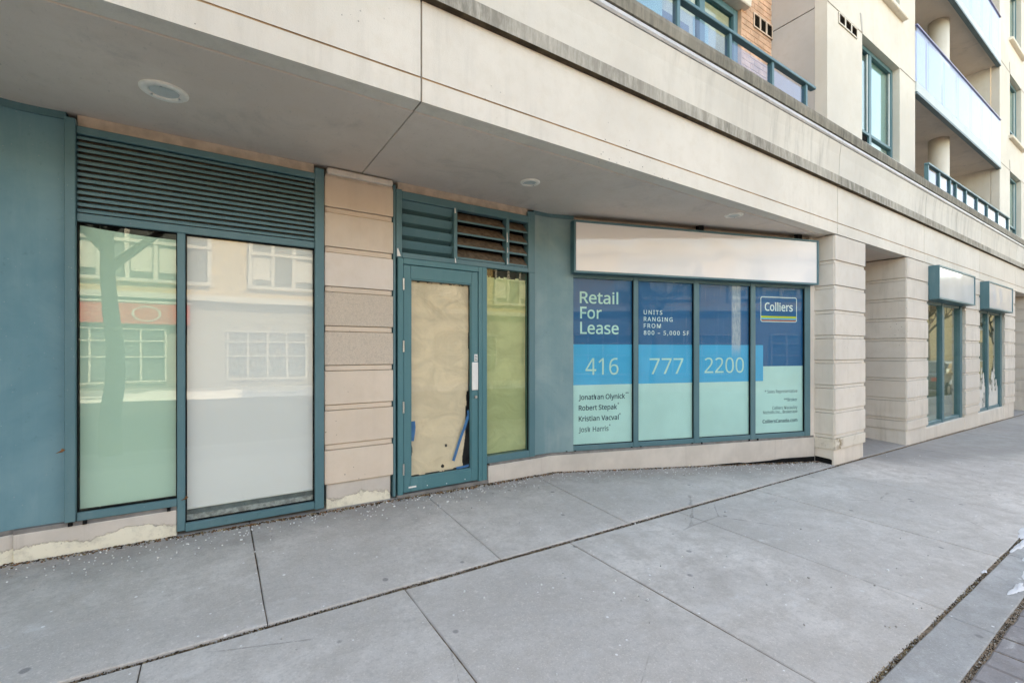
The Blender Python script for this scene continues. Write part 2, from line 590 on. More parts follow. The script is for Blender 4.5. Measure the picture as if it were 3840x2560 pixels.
def g(x, y):
    return gx(x) + (0.07 * (min(y, 4.4) - YF) if y > YF else 0.02 * (y - YF))


A0 = Vector((3.19, 4.12, 0)); B0 = Vector((6.90, 2.96, 0))
BE = (B0 - A0).normalized(); BN = Vector((BE.y, -BE.x, 0)); BLEN = (B0 - A0).length


def BAY(x, y, z):
    p = A0 + BE * x - BN * y
    return (p.x, p.y, z)


A1 = Vector((-1.03, 4.12, 0))
BE1 = Vector((0.9545, 0.2984, 0)); BN1 = Vector((0.2984, -0.9545, 0))


def BAYL(x, y, z):          # mirror-image bay that leaves the picture on the left; x counts leftwards (negative)
    p = A1 + BE1 * x - BN1 * y
    return (p.x, p.y, z)

# ================================================================== SETTING
# ground sheet under everything
mb = MB()
xs = [-160, -60, -20, -8, 0, 5, 10, 15, 20, 30, 60, 160]
ys = [-160, -60, -14, -9.9, -0.6, 0.5, 2.6, 4.5, 12, 60, 160]
for i in range(len(xs) - 1):
    for j in range(len(ys) - 1):
        mb.poly([(xs[i], ys[j], gx(xs[i]) - .36), (xs[i + 1], ys[j], gx(xs[i + 1]) - .36),
                 (xs[i + 1], ys[j + 1], gx(xs[i + 1]) - .36), (xs[i], ys[j + 1], gx(xs[i]) - .36)])
tag(mb.build("ground", 'soil'), "bare ground sheet under street and buildings", kind="structure")

# bed that fills the joints between the slabs
mb = MB()
for x in range(-12, 40):
    for (y0, y1) in ((-0.35, YF), (YF, 4.6)):
        d = .009
        mb.poly([(x, y0, g(x, y0) - d), (x + 1, y0, g(x + 1, y0) - d), (x + 1, y1, g(x + 1, y1) - d), (x, y1, g(x, y1) - d)])
M['dirt'] = m_plain("joint_dirt", (0.19, 0.14, 0.10), .95, .1, var=.55, scale=22, bump=.6)
bed = tag(mb.build("pavement_bed", 'dirt'), "dark soil bed showing in the pavement joints", kind="structure")

walk = empty("sidewalk", (5, 2.0, 0))
tag(walk, "grey concrete sidewalk of broad slabs before the shopfronts", kind="structure")


def slab(xa, xb, ya, yb, mat='walk', gap=.006, th=.09, lift=0.0, name="paving_slab", parent=walk, nx=3, tilt=0.0, bev=.006):
    """slab with a slightly worn, uneven outline"""
    mb = MB()
    xa += gap / 2; xb -= gap / 2
    ring = []
    n = max(2, int((xb - xa) / .22))
    k = max(2, int((yb - ya) / .22))
    j = .0025
    rnd = lambda: random.uniform(-j, j)
    for i in range(n): ring.append((xa + (xb - xa) * i / n, ya + rnd()))
    for i in range(k): ring.append((xb + rnd(), ya + (yb - ya) * i / k))
    for i in range(n): ring.append((xb - (xb - xa) * i / n, yb + rnd()))
    for i in range(k): ring.append((xa + rnd(), yb - (yb - ya) * i / k))
    top = [(x, y, g(x, y) + lift + tilt * (x - xa)) for x, y in ring]
    cx, cy = (xa + xb) / 2, (ya + yb) / 2
    nn = len(ring)
    e = bev
    ins = []
    for (x, y) in ring:
        dx = e if x < cx else -e
        dy = e if y < cy else -e
        ax = abs(x - cx) > (xb - xa) / 2 - .012
        ay = abs(y - cy) > (yb - ya) / 2 - .012
        X, Y = x + (dx if ax else 0), y + (dy if ay else 0)
        ins.append((X, Y, g(X, Y) + lift + tilt * (x - xa)))
    top = [(x, y, z - e * .8) for x, y, z in top]
    i0 = mb.pts(ins); i1 = mb.pts(top); i2 = mb.pts([(x, y, z - th) for x, y, z in top])
    mb.f.append([i0 + q for q in range(nn)]); mb.m.append(0)
    for a, b_ in ((i0, i1), (i1, i2)):
        for q in range(nn):
            q2 = (q + 1) % nn
            mb.f.append([a + q, b_ + q, b_ + q2, a + q2]); mb.m.append(0)
    return mb.build(name, mat, parent)


outer = [-5.5, -4.2, -2.87, -1.57, -.27, .97, 2.27, 3.57, 4.88, 6.4, 7.9, 9.4, 10.9, 12.4, 13.9, 15.4, 16.9, 18.4, 19.9, 21.4, 22.9, 24.4, 27, 30, 34, 38]
for i in range(len(outer) - 1):
    hair = outer[i + 1] in (6.4,) or outer[i] in (6.4,)
    slab(outer[i], outer[i + 1], 0.831, 2.652, gap=.003 if hair else .008, lift=random.uniform(-.003, .003))
inner = [-5.4, -4.0, -2.6, -1.2, .24, 1.67, 2.95, 4.35, 5.75, 6.9]
for i in range(len(inner) - 1):
    slab(inner[i], inner[i + 1], 2.685, 4.3, gap=.006 if i < 6 else .004, lift=.004 + random.uniform(-.002, .003))
slab(7.75, 9.7, 2.70, 4.4, gap=.01, lift=.002)
slab(17.3, 19.6, 2.70, 4.4, gap=.01)
for i in range(0, 28):                     # narrow concrete band in front of the pavers
    x0 = -4 + 1.5 * i
    slab(x0, x0 + 1.5, .612, .810, 'walk2', gap=.008)

pav = empty("paver_strip", (4, 0.1, 0))
tag(pav, "strip of grey rectangular concrete pavers along the kerb", kind="structure")
M['paver'] = m_sidewalk("paver_concrete", (0.30, 0.285, 0.29))
px = 1.75
while px < 8.2:
    for r_ in range(3):
        y1 = .585 - r_ * .30
        slab(px, px + .195, y1 - .285, y1, 'paver', gap=.014, th=.06, lift=random.uniform(-.004, .004), name="paver", parent=pav, bev=.008)
    px += .195
for (a, b_) in ((-5, 1.75), (8.215, 38)):
    mb = MB()
    n = int(b_ - a)
    for i in range(n):
        xa, xb = a + (b_ - a) * i / n, a + (b_ - a) * (i + 1) / n
        mb.poly([(xa, -.3, g(xa, -.3)), (xb, -.3, g(xb, -.3)), (xb, .585, g(xb, .585)), (xa, .585, g(xa, .585))])
    o = mb.build("paver_run", 'paver', pav); o["kind"] = "stuff"

mb = MB()
for i in range(-30, 50):
    x0, x1 = i * 2, i * 2 + 2
    a, b_ = g(x0, -.45), g(x1, -.45)
    for (p, q) in (((-.315, a), (-.315, b_)),):
        mb.poly([(x0, -.50, a), (x1, -.50, b_), (x1, -.315, b_), (x0, -.315, a)])
        mb.poly([(x0, -.50, a - .2), (x1, -.50, b_ - .2), (x1, -.50, b_), (x0, -.50, a)])
        mb.poly([(x0, -.315, a - .2), (x1, -.315, b_ - .2), (x1, -.315, b_), (x0, -.315, a)])
tag(mb.build("kerb", 'walk2'), "concrete kerb along the near side of the road", kind="structure")
mb = MB()
for i in range(-30, 50):
    x0, x1 = i * 2, i * 2 + 2
    a, b_ = gx(x0) - .20, gx(x1) - .20
    mb.poly([(x0, -10.4, a), (x1, -10.4, b_), (x1, -.503, b_), (x0, -.503, a)])
tag(mb.build("road", 'asphalt'), "asphalt road in front of the building", kind="structure")
mb = MB()
for i in range(-30, 50):
    x0, x1 = i * 2, i * 2 + 2
    a, b_ = gx(x0) - .06, gx(x1) - .06
    mb.poly([(x0, -13.9, a), (x1, -13.9, b_), (x1, -10.4, b_), (x0, -10.4, a)])
    mb.poly([(x0, -10.4, a - .2), (x1, -10.4, b_ - .2), (x1, -10.4, b_), (x0, -10.4, a)])
tag(mb.build("pavement", 'walk2'), "sidewalk on the far side of the road", kind="structure")

# ================================================================== THE BUILDING
bld = empty("apartment_building", (6, 4.5, 0))
tag(bld, "beige precast apartment block with teal shopfronts on its ground floor", "building")

# ---- fascia: stacked profile, split at the joints
JX = [-9.0, -4.2, 1.09, 6.973, 10.401, 14.0, 17.4, 21.0, 26.0, 32.0, 38.0]
for i in range(len(JX) - 1):
    a, b_ = JX[i] + .006, JX[i + 1] - .006
    fp = MB()
    # lower fascia with a groove cut at z 3.205
    fp.prism([(YF, 3.211), (YF, 3.688), (YF + .13, 3.688), (YF + .13, 3.056), (YF, 3.056), (YF, 3.199), (YF + .006, 3.199), (YF + .006, 3.211)],
             a, b_, 'x', 0, [0, 0, 0, 0, 0, 1, 1, 1])
    fpo = fp.build("fascia_panel", ['fascia', 'rust'], bld)
    MB().prism([(2.640, 3.694), (2.640, 3.808), (2.655, 3.818), (YF + .12, 3.818), (YF + .12, 3.688 + .002), (2.652, 3.690)],
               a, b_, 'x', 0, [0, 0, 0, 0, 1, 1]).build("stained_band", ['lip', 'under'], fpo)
    MB().prism([(2.670, 3.819), (2.668, 3.90), (2.660, 4.10), (2.644, 4.240), (2.80, 4.240), (2.80, 3.819)],
               a, b_, 'x').build("upper_panel", 'upper', fpo)
    MB().prism([(2.636, 4.246), (2.624, 4.262), (2.624, 4.288), (2.634, 4.302), (2.78, 4.302), (2.78, 4.246)],
               a, b_, 'x').build("metal_flashing", 'flash', fpo, smooth=False)
    MB().prism([(2.618, 4.309), (2.614, 4.40), (2.620, 4.440), (2.86, 4.455), (2.86, 4.309)],
               a, b_, 'x').build("coping", 'coping', fpo)
    # sealant behind the joint
    MB().box(b_ + .0005, b_ + .0115, YF + .010, YF + .11, 3.06, 3.685).build("joint_sealant", 'joint', fpo)

# ---- soffit panels over the recess
for (a, b_) in ((-9.0, 1.087), (1.093, 6.985)):
    MB().prism([(YF + .132, ZS), (YF + .132, 3.20), (4.5, 3.20), (4.5, ZS)], a, b_, 'x').build("soffit_panel", 'soffit', bld, bevel=.004)
MB().box(7.02, 9.57, YF + .132, 6.5, ZS + .01, 3.2).build("soffit_panel", 'soffit', bld)
MB().box(17.42, 19.5, YF + .132, 6.5, ZS + .01, 3.2).build("soffit_panel", 'soffit', bld)

# ---- piers of stacked blocks with recessed bands
ZT = [0.375 + 0.3340 * k for k in range(8)]       # upper edge of each recessed band
BAND = 0.048


def courses(zb, zt):
    out, lo = [], zb
    for z in ZT:
        if z - BAND > lo + .05:
            out.append((lo, z - BAND, False))
            out.append((z - BAND, z, True))
            lo = z
    out.append((lo, zt, False))
    return out


def pier(name, x0, x1, y1, mat, side=None, plinth=None, special=None, front_y=YF, ztop=3.045, base=0.18):
    p = empty(name, ((x0 + x1) / 2, front_y + .2, g((x0 + x1) / 2, front_y)), bld)
    z0 = min(g(x0, front_y), g(x1, front_y)) - .03
    k = 0
    for (a, b_, rec) in courses(base, ztop):
        d = .014 if rec else 0.0
        e = .004
        m_ = mat
        if special and not rec:
            m_ = special.get(k, mat)
        if side == 'l' and not rec:
            MB().box(x0 + .013, x1 - d * .6, front_y + d, front_y + .12, a + e / 2, b_ - e / 2).build("stone_band" if rec else "stone_block", m_, p, bevel=.004)
            MB().box(x0 + d, x0 + .10, front_y + .016, y1, a + e / 2 - .0015, b_ - e / 2 - .0015).build("stone_band" if rec else "stone_block", m_, p, bevel=.004)
        else:
            MB().box(x0 + (d if side == 'l' else d * .4), x1 - d * .6, front_y + d, y1, a + e / 2, b_ - e / 2).build("stone_band" if rec else "stone_block", m_, p, bevel=.004)
        if not rec: k += 1
    MB().box(x0 + .03, x1 - .03, front_y + .03, y1 - .02, z0, ztop + .01).build("pier_core", 'joint', p)
    dd = .018
    MB().box(x0 + dd, x1 - dd, front_y + dd + .004, y1, z0, base - .002).build("plinth", plinth or mat, p, bevel=.004)
    return p


def m_stain():
    b = NB("stained_pier_block")
    c = (0.68, 0.62, 0.53)
    P = b.sep()
    n1 = b.noise(13, 7, .72, dist=.6)
    near = b.math('MULTIPLY', b.ramp(b.math('ABSOLUTE', b.math('SUBTRACT', P[0], 7.02)), .02, .20, 1, 0), b.ramp(P[1], 2.70, 2.76, 1, .25))
    far = b.ramp(b.noise(5, 5, .7), .5, .72, 0, .5)
    f = b.math('MULTIPLY', b.math('MAXIMUM', near, far), b.ramp(n1, .38, .62))
    col = b.mix(f, c, (0.24, 0.165, 0.085))
    b.bump(n1, .4, .006)
    return b.out(col, .85, .3)


M['stain'] = m_stain()
pier("corner_pier", 6.90, 7.887, 4.3, 'pier', side='l', special={0: 'stain'})
pier("corner_pier", 9.573, 10.62, 6.5, 'pier', side='l')
pier("shop_pier", 12.944, 14.021, 3.3, 'pier')
pier("shop_pier", 16.309, 17.406, 6.5, 'pier')
pier("corner_pier", 19.5, 21.5, 6.5, 'pier', side='l')
# the pier between the left window and the door (sheltered, warmer, two rough blocks, one pale patched block)
pier("shop_pier", .782, 1.369, 4.4, 'pier_in', special={3: 'aggr', 4: 'aggr', 5: 'pale'}, front_y=YS - .012, ztop=2.965, base=.375, plinth='plinth')
box("pier_cap", 'fascia', bld, .80, 1.36, YS - .035, 4.3, 2.985, 3.036, bevel=.008)
box("pier_cap_joint", 'header', bld, .79, 1.365, YS - .006, 4.3, 2.964, 2.986)
# salt-eaten patch on the corner pier
# plinth of the far shop windows
MB().prism([(YF + .03, -.45), (YF + .03, .118), (YF + .05, .128), (3.2, .128), (3.2, -.45)], 10.605, 16.33, 'x').build("shop_plinth", 'pier', bld)
MB().box(9.6, 17.4, 3.32, 3.36, -.4, 3.1).build("interior_wall", 'interior', bld)
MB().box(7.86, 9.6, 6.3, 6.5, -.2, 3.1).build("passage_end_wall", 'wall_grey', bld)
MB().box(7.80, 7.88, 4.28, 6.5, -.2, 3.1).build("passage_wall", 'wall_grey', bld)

# ---- left shop window with its fine louvre
def frame_bar(parent, x0, x1, z0, z1, y0=YS - .02, y1=YS + .06, mat='teal', F=IDF, name="frame_rail", bevel=.004):
    return MB(F).box(x0, x1, y0, y1, z0, z1).build(name, mat, parent, bevel)


lw = empty("shop_window", (0, YS, .2), bld)
frame_bar(lw, -.795, -.742, .395, 3.004, YS - .045, YS + .08, name="frame_post")
frame_bar(lw, -.213, -.165, .205, 2.345, YS - .024, name="mullion")
frame_bar(lw, .705, .776, .190, 3.012, YS - .030, YS + .10, name="frame_post")
frame_bar(lw, -.741, .704, 2.916, 2.966, YS - .028)
frame_bar(lw, -.741, .704, 2.346, 2.400, YS - .022)
frame_bar(lw, -.741, -.214, .390, .444, YS - .026)
frame_bar(lw, -.164, .704, .196, .258, YS - .026)
# slim inner beads round the glass
for (a, b_, z0, z1) in ((-.741, -.214, .445, 2.345), (-.164, .704, .259, 2.345)):
    frame_bar(lw, a, a + .005, z0, z1, YS - .004, YS + .03, 'dark', name="gasket", bevel=0)
    frame_bar(lw, b_ - .005, b_, z0, z1, YS - .004, YS + .03, 'dark', name="gasket", bevel=0)
    frame_bar(lw, a + .005, b_ - .005, z0, z0 + .004, YS - .004, YS + .03, 'dark', name="gasket", bevel=0)
    frame_bar(lw, a + .005, b_ - .005, z1 - .004, z1, YS - .004, YS + .03, 'dark', name="gasket", bevel=0)
box("pane", 'glass_green', lw, -.7355, -.2195, YS + .012, YS + .018, .4495, 2.3405)
box("pane", 'glass', lw, -.1585, .6985, YS + .012, YS + .018, .2635, 2.3405)
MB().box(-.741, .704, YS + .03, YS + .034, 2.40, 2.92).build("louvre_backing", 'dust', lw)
# fine louvre: 13 slats
n = 13
pit = (2.916 - 2.400) / n
first = None
for i in range(n):
    z = 2.400 + pit * i
    if first is None:
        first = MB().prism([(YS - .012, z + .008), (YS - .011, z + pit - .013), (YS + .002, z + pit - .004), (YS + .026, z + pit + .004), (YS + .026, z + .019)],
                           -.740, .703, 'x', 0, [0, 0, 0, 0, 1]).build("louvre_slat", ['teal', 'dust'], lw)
    else:
        copy_at(first, WL[first.name] + Vector((0, 0, pit * i)), lw)
# header strip above the windows
MB().box(-.742, .704, YS + .012, 4.3, 2.967, ZS + .006).build("header_strip", 'header', bld)
MB().box(1.42, 2.88, YS + .012, 4.3, 2.967, ZS + .006).build("header_strip", 'header', bld)
# plinth under the left pane and the left wall
MB().box(-1.03, -.215, YS - .020, 4.3, -.05, .362).build("plinth_wall", 'plinth', bld, bevel=.006)
MB().box(-1.03, -.216, YS - .014, 4.3, .3622, .389).build("caulk_bead", 'caulk', bld)
MB(BAYL).box(-4.0, 0.004, -.062, .2, -.1, .362).build("plinth_wall", 'plinth', bld, bevel=.006)
MB(BAYL).box(-4.0, 0.004, -.052, .2, .3622, .389).build("caulk_bead", 'caulk', bld)
# teal wall panel on the left, folded towards the street
mb = MB()
fold = []
for (x, y) in [(-.796, 4.075), (-.93, 4.080), (-1.00, 4.078), (-1.05, 4.070), (-1.10, 4.058), (-1.6, 3.90), (-2.6, 3.59), (-4.4, 3.03)]:
    fold.append((x, y))
back = [(x, 4.4) for x, y in reversed(fold)]
mb.prism(fold + back, .389, ZS + .004, 'z')
mb.build("teal_wall_panel", 'teal_wall', bld)
mb = MB()
mb.prism([(x, y - .012) for x, y in fold] + [(x, y + .02) for x, y in reversed(fold)], ZS - .045, ZS + .003, 'z')
mb.build("panel_head_trim", 'teal', bld)

# ---- entrance: louvre above, door, sidelight
en = empty("entrance_louvre", (2.1, YS, 2.36), bld)
frame_bar(en, 1.395, 1.449, 2.352, 2.975, YS - .022, name="frame_post")
frame_bar(en, 1.972, 2.010, 2.395, 2.900, YS - .026, name="mullion")
frame_bar(en, 2.582, 2.619, 2.395, 2.905, YS - .026, name="mullion")
frame_bar(en, 2.866, 2.958, 2.352, 3.020, YS - .022, name="frame_post")
frame_bar(en, 1.371, 1.394, .17, 3.010, YS - .010, YS + .10, name="frame_post")
frame_bar(en, 1.4495, 2.8655, 2.890, 2.966, YS - .020)
frame_bar(en, 1.4495, 2.8655, 2.352, 2.402, YS - .020)
MB().box(1.40, 2.90, YS + .13, YS + .135, 2.36, 2.96).build("louvre_void", 'dark', en)
for (x0, x1, kind) in ((1.4495, 1.9715, 0), (2.0105, 2.5815, 1), (2.6195, 2.8655, 1)):
    nb = 4
    pit = (2.890 - 2.402) / nb
    for i in range(nb):
        z = 2.402 + pit * i
        if kind == 0:      # blades whose front edge is the upper one
            MB().prism([(YS - .004, z + pit - .004), (YS + .012, z + pit - .001), (YS + .105, z + .006), (YS + .112, z - .004), (YS + .03, z + pit * .42)],
                       x0 + .001, x1 - .001, 'x').build("louvre_blade", 'teal', en)
        else:              # rain-shedding blades, dusty on their outer face
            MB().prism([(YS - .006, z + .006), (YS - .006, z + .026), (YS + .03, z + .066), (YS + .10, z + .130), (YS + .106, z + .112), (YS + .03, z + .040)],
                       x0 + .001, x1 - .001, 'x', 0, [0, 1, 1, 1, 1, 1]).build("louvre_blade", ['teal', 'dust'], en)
# chips of bare metal on the louvre
for (x, z, w_, h) in ((1.40, 2.36, .035, .075), (1.978, 2.845, .016, .055), (2.586, 2.64, .012, .11), (2.590, 2.41, .012, .07), (1.982, 2.36, .014, .05), (2.592, 2.53, .008, .06)):
    MB().prism([(x, z), (x + w_, z + .004), (x + w_ * .7, z + h * .45), (x + w_ * .25, z + h), (x, z + h * .9)], YS - .0285, YS - .0275, 'y').build("paint_chip", 'white', en)

dr = empty("entrance_door", (1.86, YS, .19), bld)
frame_bar(dr, 1.412, 1.461, .175, 2.351, YS - .022, name="door_jamb", mat='teal_door')
frame_bar(dr, 2.2515, 2.294, .165, 2.351, YS - .022, name="door_jamb", mat='teal_door')
frame_bar(dr, 1.4615, 2.251, 2.297, 2.351, YS - .022, name="door_head", mat='teal_door')
box("threshold", 'caulk', dr, 1.40, 2.36, YS - .03, YS + .1, .10, .182)
lf = MB()
LX0, LX1, LZ0, LZ1 = 1.4645, 2.2485, .192, 2.293
for args in ((LX0, 1.534, LZ0, LZ1), (2.177, LX1, LZ0, LZ1), (1.534, 2.177, 2.172, LZ1), (1.534, 2.177, LZ0, .312)):
    lf = MB().box(args[0] + .0006, args[1] - .0006, YS - .010, YS + .035, args[2], args[3])
    lf.build("door_stile" if args[1] - args[0] < .1 else "door_rail", 'teal_door', dr, bevel=.003)
for args in ((1.5346, 1.545, .3126, 2.1716), (2.166, 2.1764, .3126, 2.1716), (1.545, 2.166, 2.160, 2.1716), (1.545, 2.166, .3126, .324)):
    MB().box(args[0], args[1], YS - .004, YS + .02, args[2], args[3]).build("glazing_bead", 'teal_door', dr)
box("pane", 'glass_door', dr, 1.545, 2.166, YS + .006, YS + .011, .324, 2.160)
for z in (2.06, 1.49, .93, .36):
    h = empty("hinge", (1.4625, YS - .026, z), dr)
    for k in range(5):
        MB().tube((1.4625, YS - .024, z + k * .021), (1.4625, YS - .024, z + k * .021 + .0195), .0085, n=12).build("hinge_knuckle", 'steel', h, smooth=False)
MB().box(2.176, 2.2455, YS - .022, YS - .0102, 1.105, 1.385).build("push_plate", 'white', dr, bevel=.004)
MB().tube((2.219, YS - .011, 1.035), (2.219, YS - .026, 1.035), .017, .014, n=20).build("lock_cylinder", 'steel', dr)
st_ = MB().box(2.205, 2.243, YS - .0115, YS - .0103, 1.395, 1.465).build("door_sticker", 'white', dr)
for k in range(4):
    MB().box(2.210, 2.238 - .006 * (k % 2), YS - .0123, YS - .0116, 1.404 + k * .014, 1.409 + k * .014).build("sticker_print", 'dark', st_)
MB().box(1.515, 1.590, YS - .0115, YS - .0103, .228, .243).build("door_tag", 'white', dr)
for x in (1.55, 1.70, 1.90, 2.10):
    MB().tube((x, YS - .009, .222 + .01 * math.sin(x * 9)), (x, YS - .012, .222 + .01 * math.sin(x * 9)), .005, n=8).build("screw_head", 'white', dr)

sl = empty("sidelight_window", (2.62, YS, .34), bld)
frame_bar(sl, 2.2945, 2.350, .165, 2.351, YS - .020, name="frame_post", mat='teal_door')
frame_bar(sl, 2.880, 2.958, .345, 2.3515, YS - .024, name="frame_post")
frame_bar(sl, 2.3505, 2.8795, .345, .418, YS - .024)
box("pane", 'glass_yel', sl, 2.3505, 2.8795, YS + .010, YS + .016, .4185, 2.3515)
frame_bar(sl, 2.3505, 2.357, .4185, 2.3515, YS - .004, YS + .009, 'dark', name="gasket", bevel=0)
frame_bar(sl, 2.871, 2.8795, .4185, 2.3515, YS - .004, YS + .009, 'dark', name="gasket", bevel=0)
# plinth, sidelight to bay
mb = MB()
mb.prism([(2.362, YS - .028), (2.97, YS - .028), (3.155, YS - .016), (3.30, YS - .05), (6.885, 2.925), (6.885, 3.4), (4.2, 4.3), (2.362, 4.3)], -.02, .318, 'z')
mb.build("plinth_wall", 'plinth', bld, bevel=.006)
mb = MB()
mb.prism([(2.38, YS - .018), (2.97, YS - .018), (3.155, YS - .006), (3.30, YS - .038), (6.885, 2.938), (6.885, 3.4), (4.2, 4.3), (2.38, 4.3)], .3185, .344, 'z')
mb.build("caulk_bead", 'caulk', bld)
# folded teal panel between the sidelight and the bay
fold = [(2.959, 4.070), (3.10, 4.078), (3.16, 4.078), (3.21, 4.070), (3.26, 4.055), (3.47, 3.990)]
MB().prism(fold + [(x, 4.4) for x, y in reversed(fold)], .344, ZS + .004, 'z').build("teal_wall_panel", 'teal_bay', bld)
MB().prism([(x, y - .010) for x, y in fold] + [(x, y + .03) for x, y in reversed(fold)], ZS - .04, ZS + .003, 'z').build("panel_head_trim", 'teal', bld)

# ---- angled bay window
bw = empty("bay_window", (5.1, 3.5, .33), bld)
bt = [(.252, .300), (1.092, 1.156), (1.944, 2.022), (2.814, 2.890), (3.715, 3.808)]
for i, (a, b_) in enumerate(bt):
    frame_bar(bw, a, b_, .3445, 2.94, -.040, .06, F=BAY, name="frame_post" if i in (0, 4) else "mullion")
for i in range(4):
    a, b_ = bt[i][1], bt[i + 1][0]
    frame_bar(bw, a + .0005, b_ - .0005, .3445, .404, -.036, .05, F=BAY)
    frame_bar(bw, a + .0005, b_ - .0005, 2.344, 2.94, -.036, .05, F=BAY)
    MB(BAY).box(a + .001, b_ - .001, -.012, -.006, .405, 2.343).build("pane", 'glass_bay', bw)
    for (x0, x1) in ((a + .0005, a + .009), (b_ - .009, b_ - .0005)):
        MB(BAY).box(x0, x1, -.024, -.0125, .405, 2.343).build("gasket", 'dark', bw)
    MB(BAY).box(a + .009, b_ - .009, -.024, -.0125, .405, .412).build("gasket", 'dark', bw)
MB(BAY).box(.26, 3.87, .02, .06, 2.94, ZS + .002).build("bay_head", 'header', bld)
MB(BAY).box(3.809, 3.93, -.02, .2, .3, ZS).build("bay_end_filler", 'pier', bld)
# weep clips under the mullions
for (a, b_) in bt[:4]:
    for x in (a - .03, b_ + .03):
        MB(BAY).box(x - .01, x + .01, -.046, -.037, .330, .352).build("weep_clip", 'dark', bw)
for x in (-.77, -.70, -.26):
    MB().box(x - .010, x + .010, YS - .034, YS - .015, .366, .388).build("weep_clip", 'dark', lw)
# dark interior behind the shopfronts
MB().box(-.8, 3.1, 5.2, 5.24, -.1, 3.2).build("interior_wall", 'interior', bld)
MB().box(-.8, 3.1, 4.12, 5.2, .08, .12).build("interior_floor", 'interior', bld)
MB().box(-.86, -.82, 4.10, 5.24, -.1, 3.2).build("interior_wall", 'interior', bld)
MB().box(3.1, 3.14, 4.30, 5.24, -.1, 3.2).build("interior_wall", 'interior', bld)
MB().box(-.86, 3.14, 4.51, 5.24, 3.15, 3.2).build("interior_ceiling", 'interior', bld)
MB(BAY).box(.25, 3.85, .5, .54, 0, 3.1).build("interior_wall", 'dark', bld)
# black strips painting the shade of the gap under the bay plinth's lost foot
MB(BAY).prism([(1.9, .062), (2.6, .066), (2.7, .054), (3.1, .060), (3.3, .072), (3.84, .066), (3.84, -.06), (1.9, -.06)], -.070, -.062, 'y').build("gap_shade_strip", 'dark', bld)
MB().prism([(2.76, .052), (2.93, .062), (2.93, -.05), (2.73, -.05), (2.73, .040)], 6.908, 6.9165, 'x').build("gap_shade_strip", 'dark', bld)

# ---- far shop windows
def far_window(x0, x1, mull, fr, zb):
    fw = empty("shop_window", ((x0 + x1) / 2, 2.76, zb), bld)
    y = 2.76
    frame_bar(fw, x0, x0 + .06, zb, 2.62, y, y + .08, name="frame_post")
    frame_bar(fw, fr, x1, zb, 2.62, y - .02, y + .08, name="frame_post")
    frame_bar(fw, mull[0], mull[1], zb + .0, 2.62, y - .012, y + .08, name="mullion")
    frame_bar(fw, x0 + .0605, mull[0] - .0005, zb, zb + .06, y, y + .08)
    frame_bar(fw, mull[1] + .0005, fr - .0005, zb, zb + .06, y, y + .08)
    frame_bar(fw, x0 + .0605, mull[0] - .0005, 2.36, 2.62, y, y + .08)
    frame_bar(fw, mull[1] + .0005, fr - .0005, 2.36, 2.62, y, y + .08)
    MB().box(x0 + .061, mull[0] - .001, y + .03, y + .036, zb + .0605, 2.3595).build("pane", 'glass_green', fw)
    MB().box(mull[1] + .001, fr - .001, y + .03, y + .036, zb + .0605, 2.3595).build("pane", 'glass_green', fw)
    MB().box(x0, x1, 2.70, 3.3, 2.62, 3.05).build("window_head", 'pier', fw)
    MB().box(x0, x1, 3.28, 3.3, zb, 2.62).build("back_panel", 'curtain', fw)  # pale sheet stands in for bright street reflections in the panes
    return fw


far_window(10.62, 12.944, (11.68, 11.80), 12.82, .130)
far_window(14.021, 16.309, (15.0, 15.11), 16.17, .130)

# ================================================================== UPPER FLOORS
YT = 2.95
FZ = [6.49, 9.19, 11.89]
T1 = (7.324, 10.92)
T2 = (17.32, 22.4)
ZTOP = 13.6


def wall_with_openings(name, x0, x1, y0, y1, z0, z1, ops, mat, parent):
    """front wall as a sheet of boxes round rectangular openings (one mesh)"""
    mb = MB()
    xs_ = sorted({x0, x1, *[o[0] for o in ops], *[o[1] for o in ops]})
    zs_ = sorted({z0, z1, *[o[2] for o in ops], *[o[3] for o in ops]})
    for i in range(len(xs_) - 1):
        for j in range(len(zs_) - 1):
            cx, cz = (xs_[i] + xs_[i + 1]) / 2, (zs_[j] + zs_[j + 1]) / 2
            if any(o[0] < cx < o[1] and o[2] < cz < o[3] for o in ops):
                continue
            mb.poly([(xs_[i], y0, zs_[j]), (xs_[i + 1], y0, zs_[j]), (xs_[i + 1], y0, zs_[j + 1]), (xs_[i], y0, zs_[j + 1])])
    for (a, b_, c, d) in ops:
        mb.poly([(a, y0, c), (a, y1, c), (a, y1, d), (a, y0, d)])
        mb.poly([(b_, y0, c), (b_, y0, d), (b_, y1, d), (b_, y1, c)])
        mb.poly([(a, y0, d), (a, y1, d), (b_, y1, d), (b_, y0, d)])
        mb.poly([(a, y0, c), (b_, y0, c), (b_, y1, c), (a, y1, c)])
    mb.poly([(x0, y0, z1), (x1, y0, z1), (x1, y1, z1), (x0, y1, z1)])
    mb.poly([(x0, y0, z0), (x0, y1, z0), (x0, y1, z1), (x0, y0, z1)])
    mb.poly([(x1, y0, z0), (x1, y0, z1), (x1, y1, z1), (x1, y1, z0)])
    mb.keepn = True
    return mb.build(name, mat, parent)


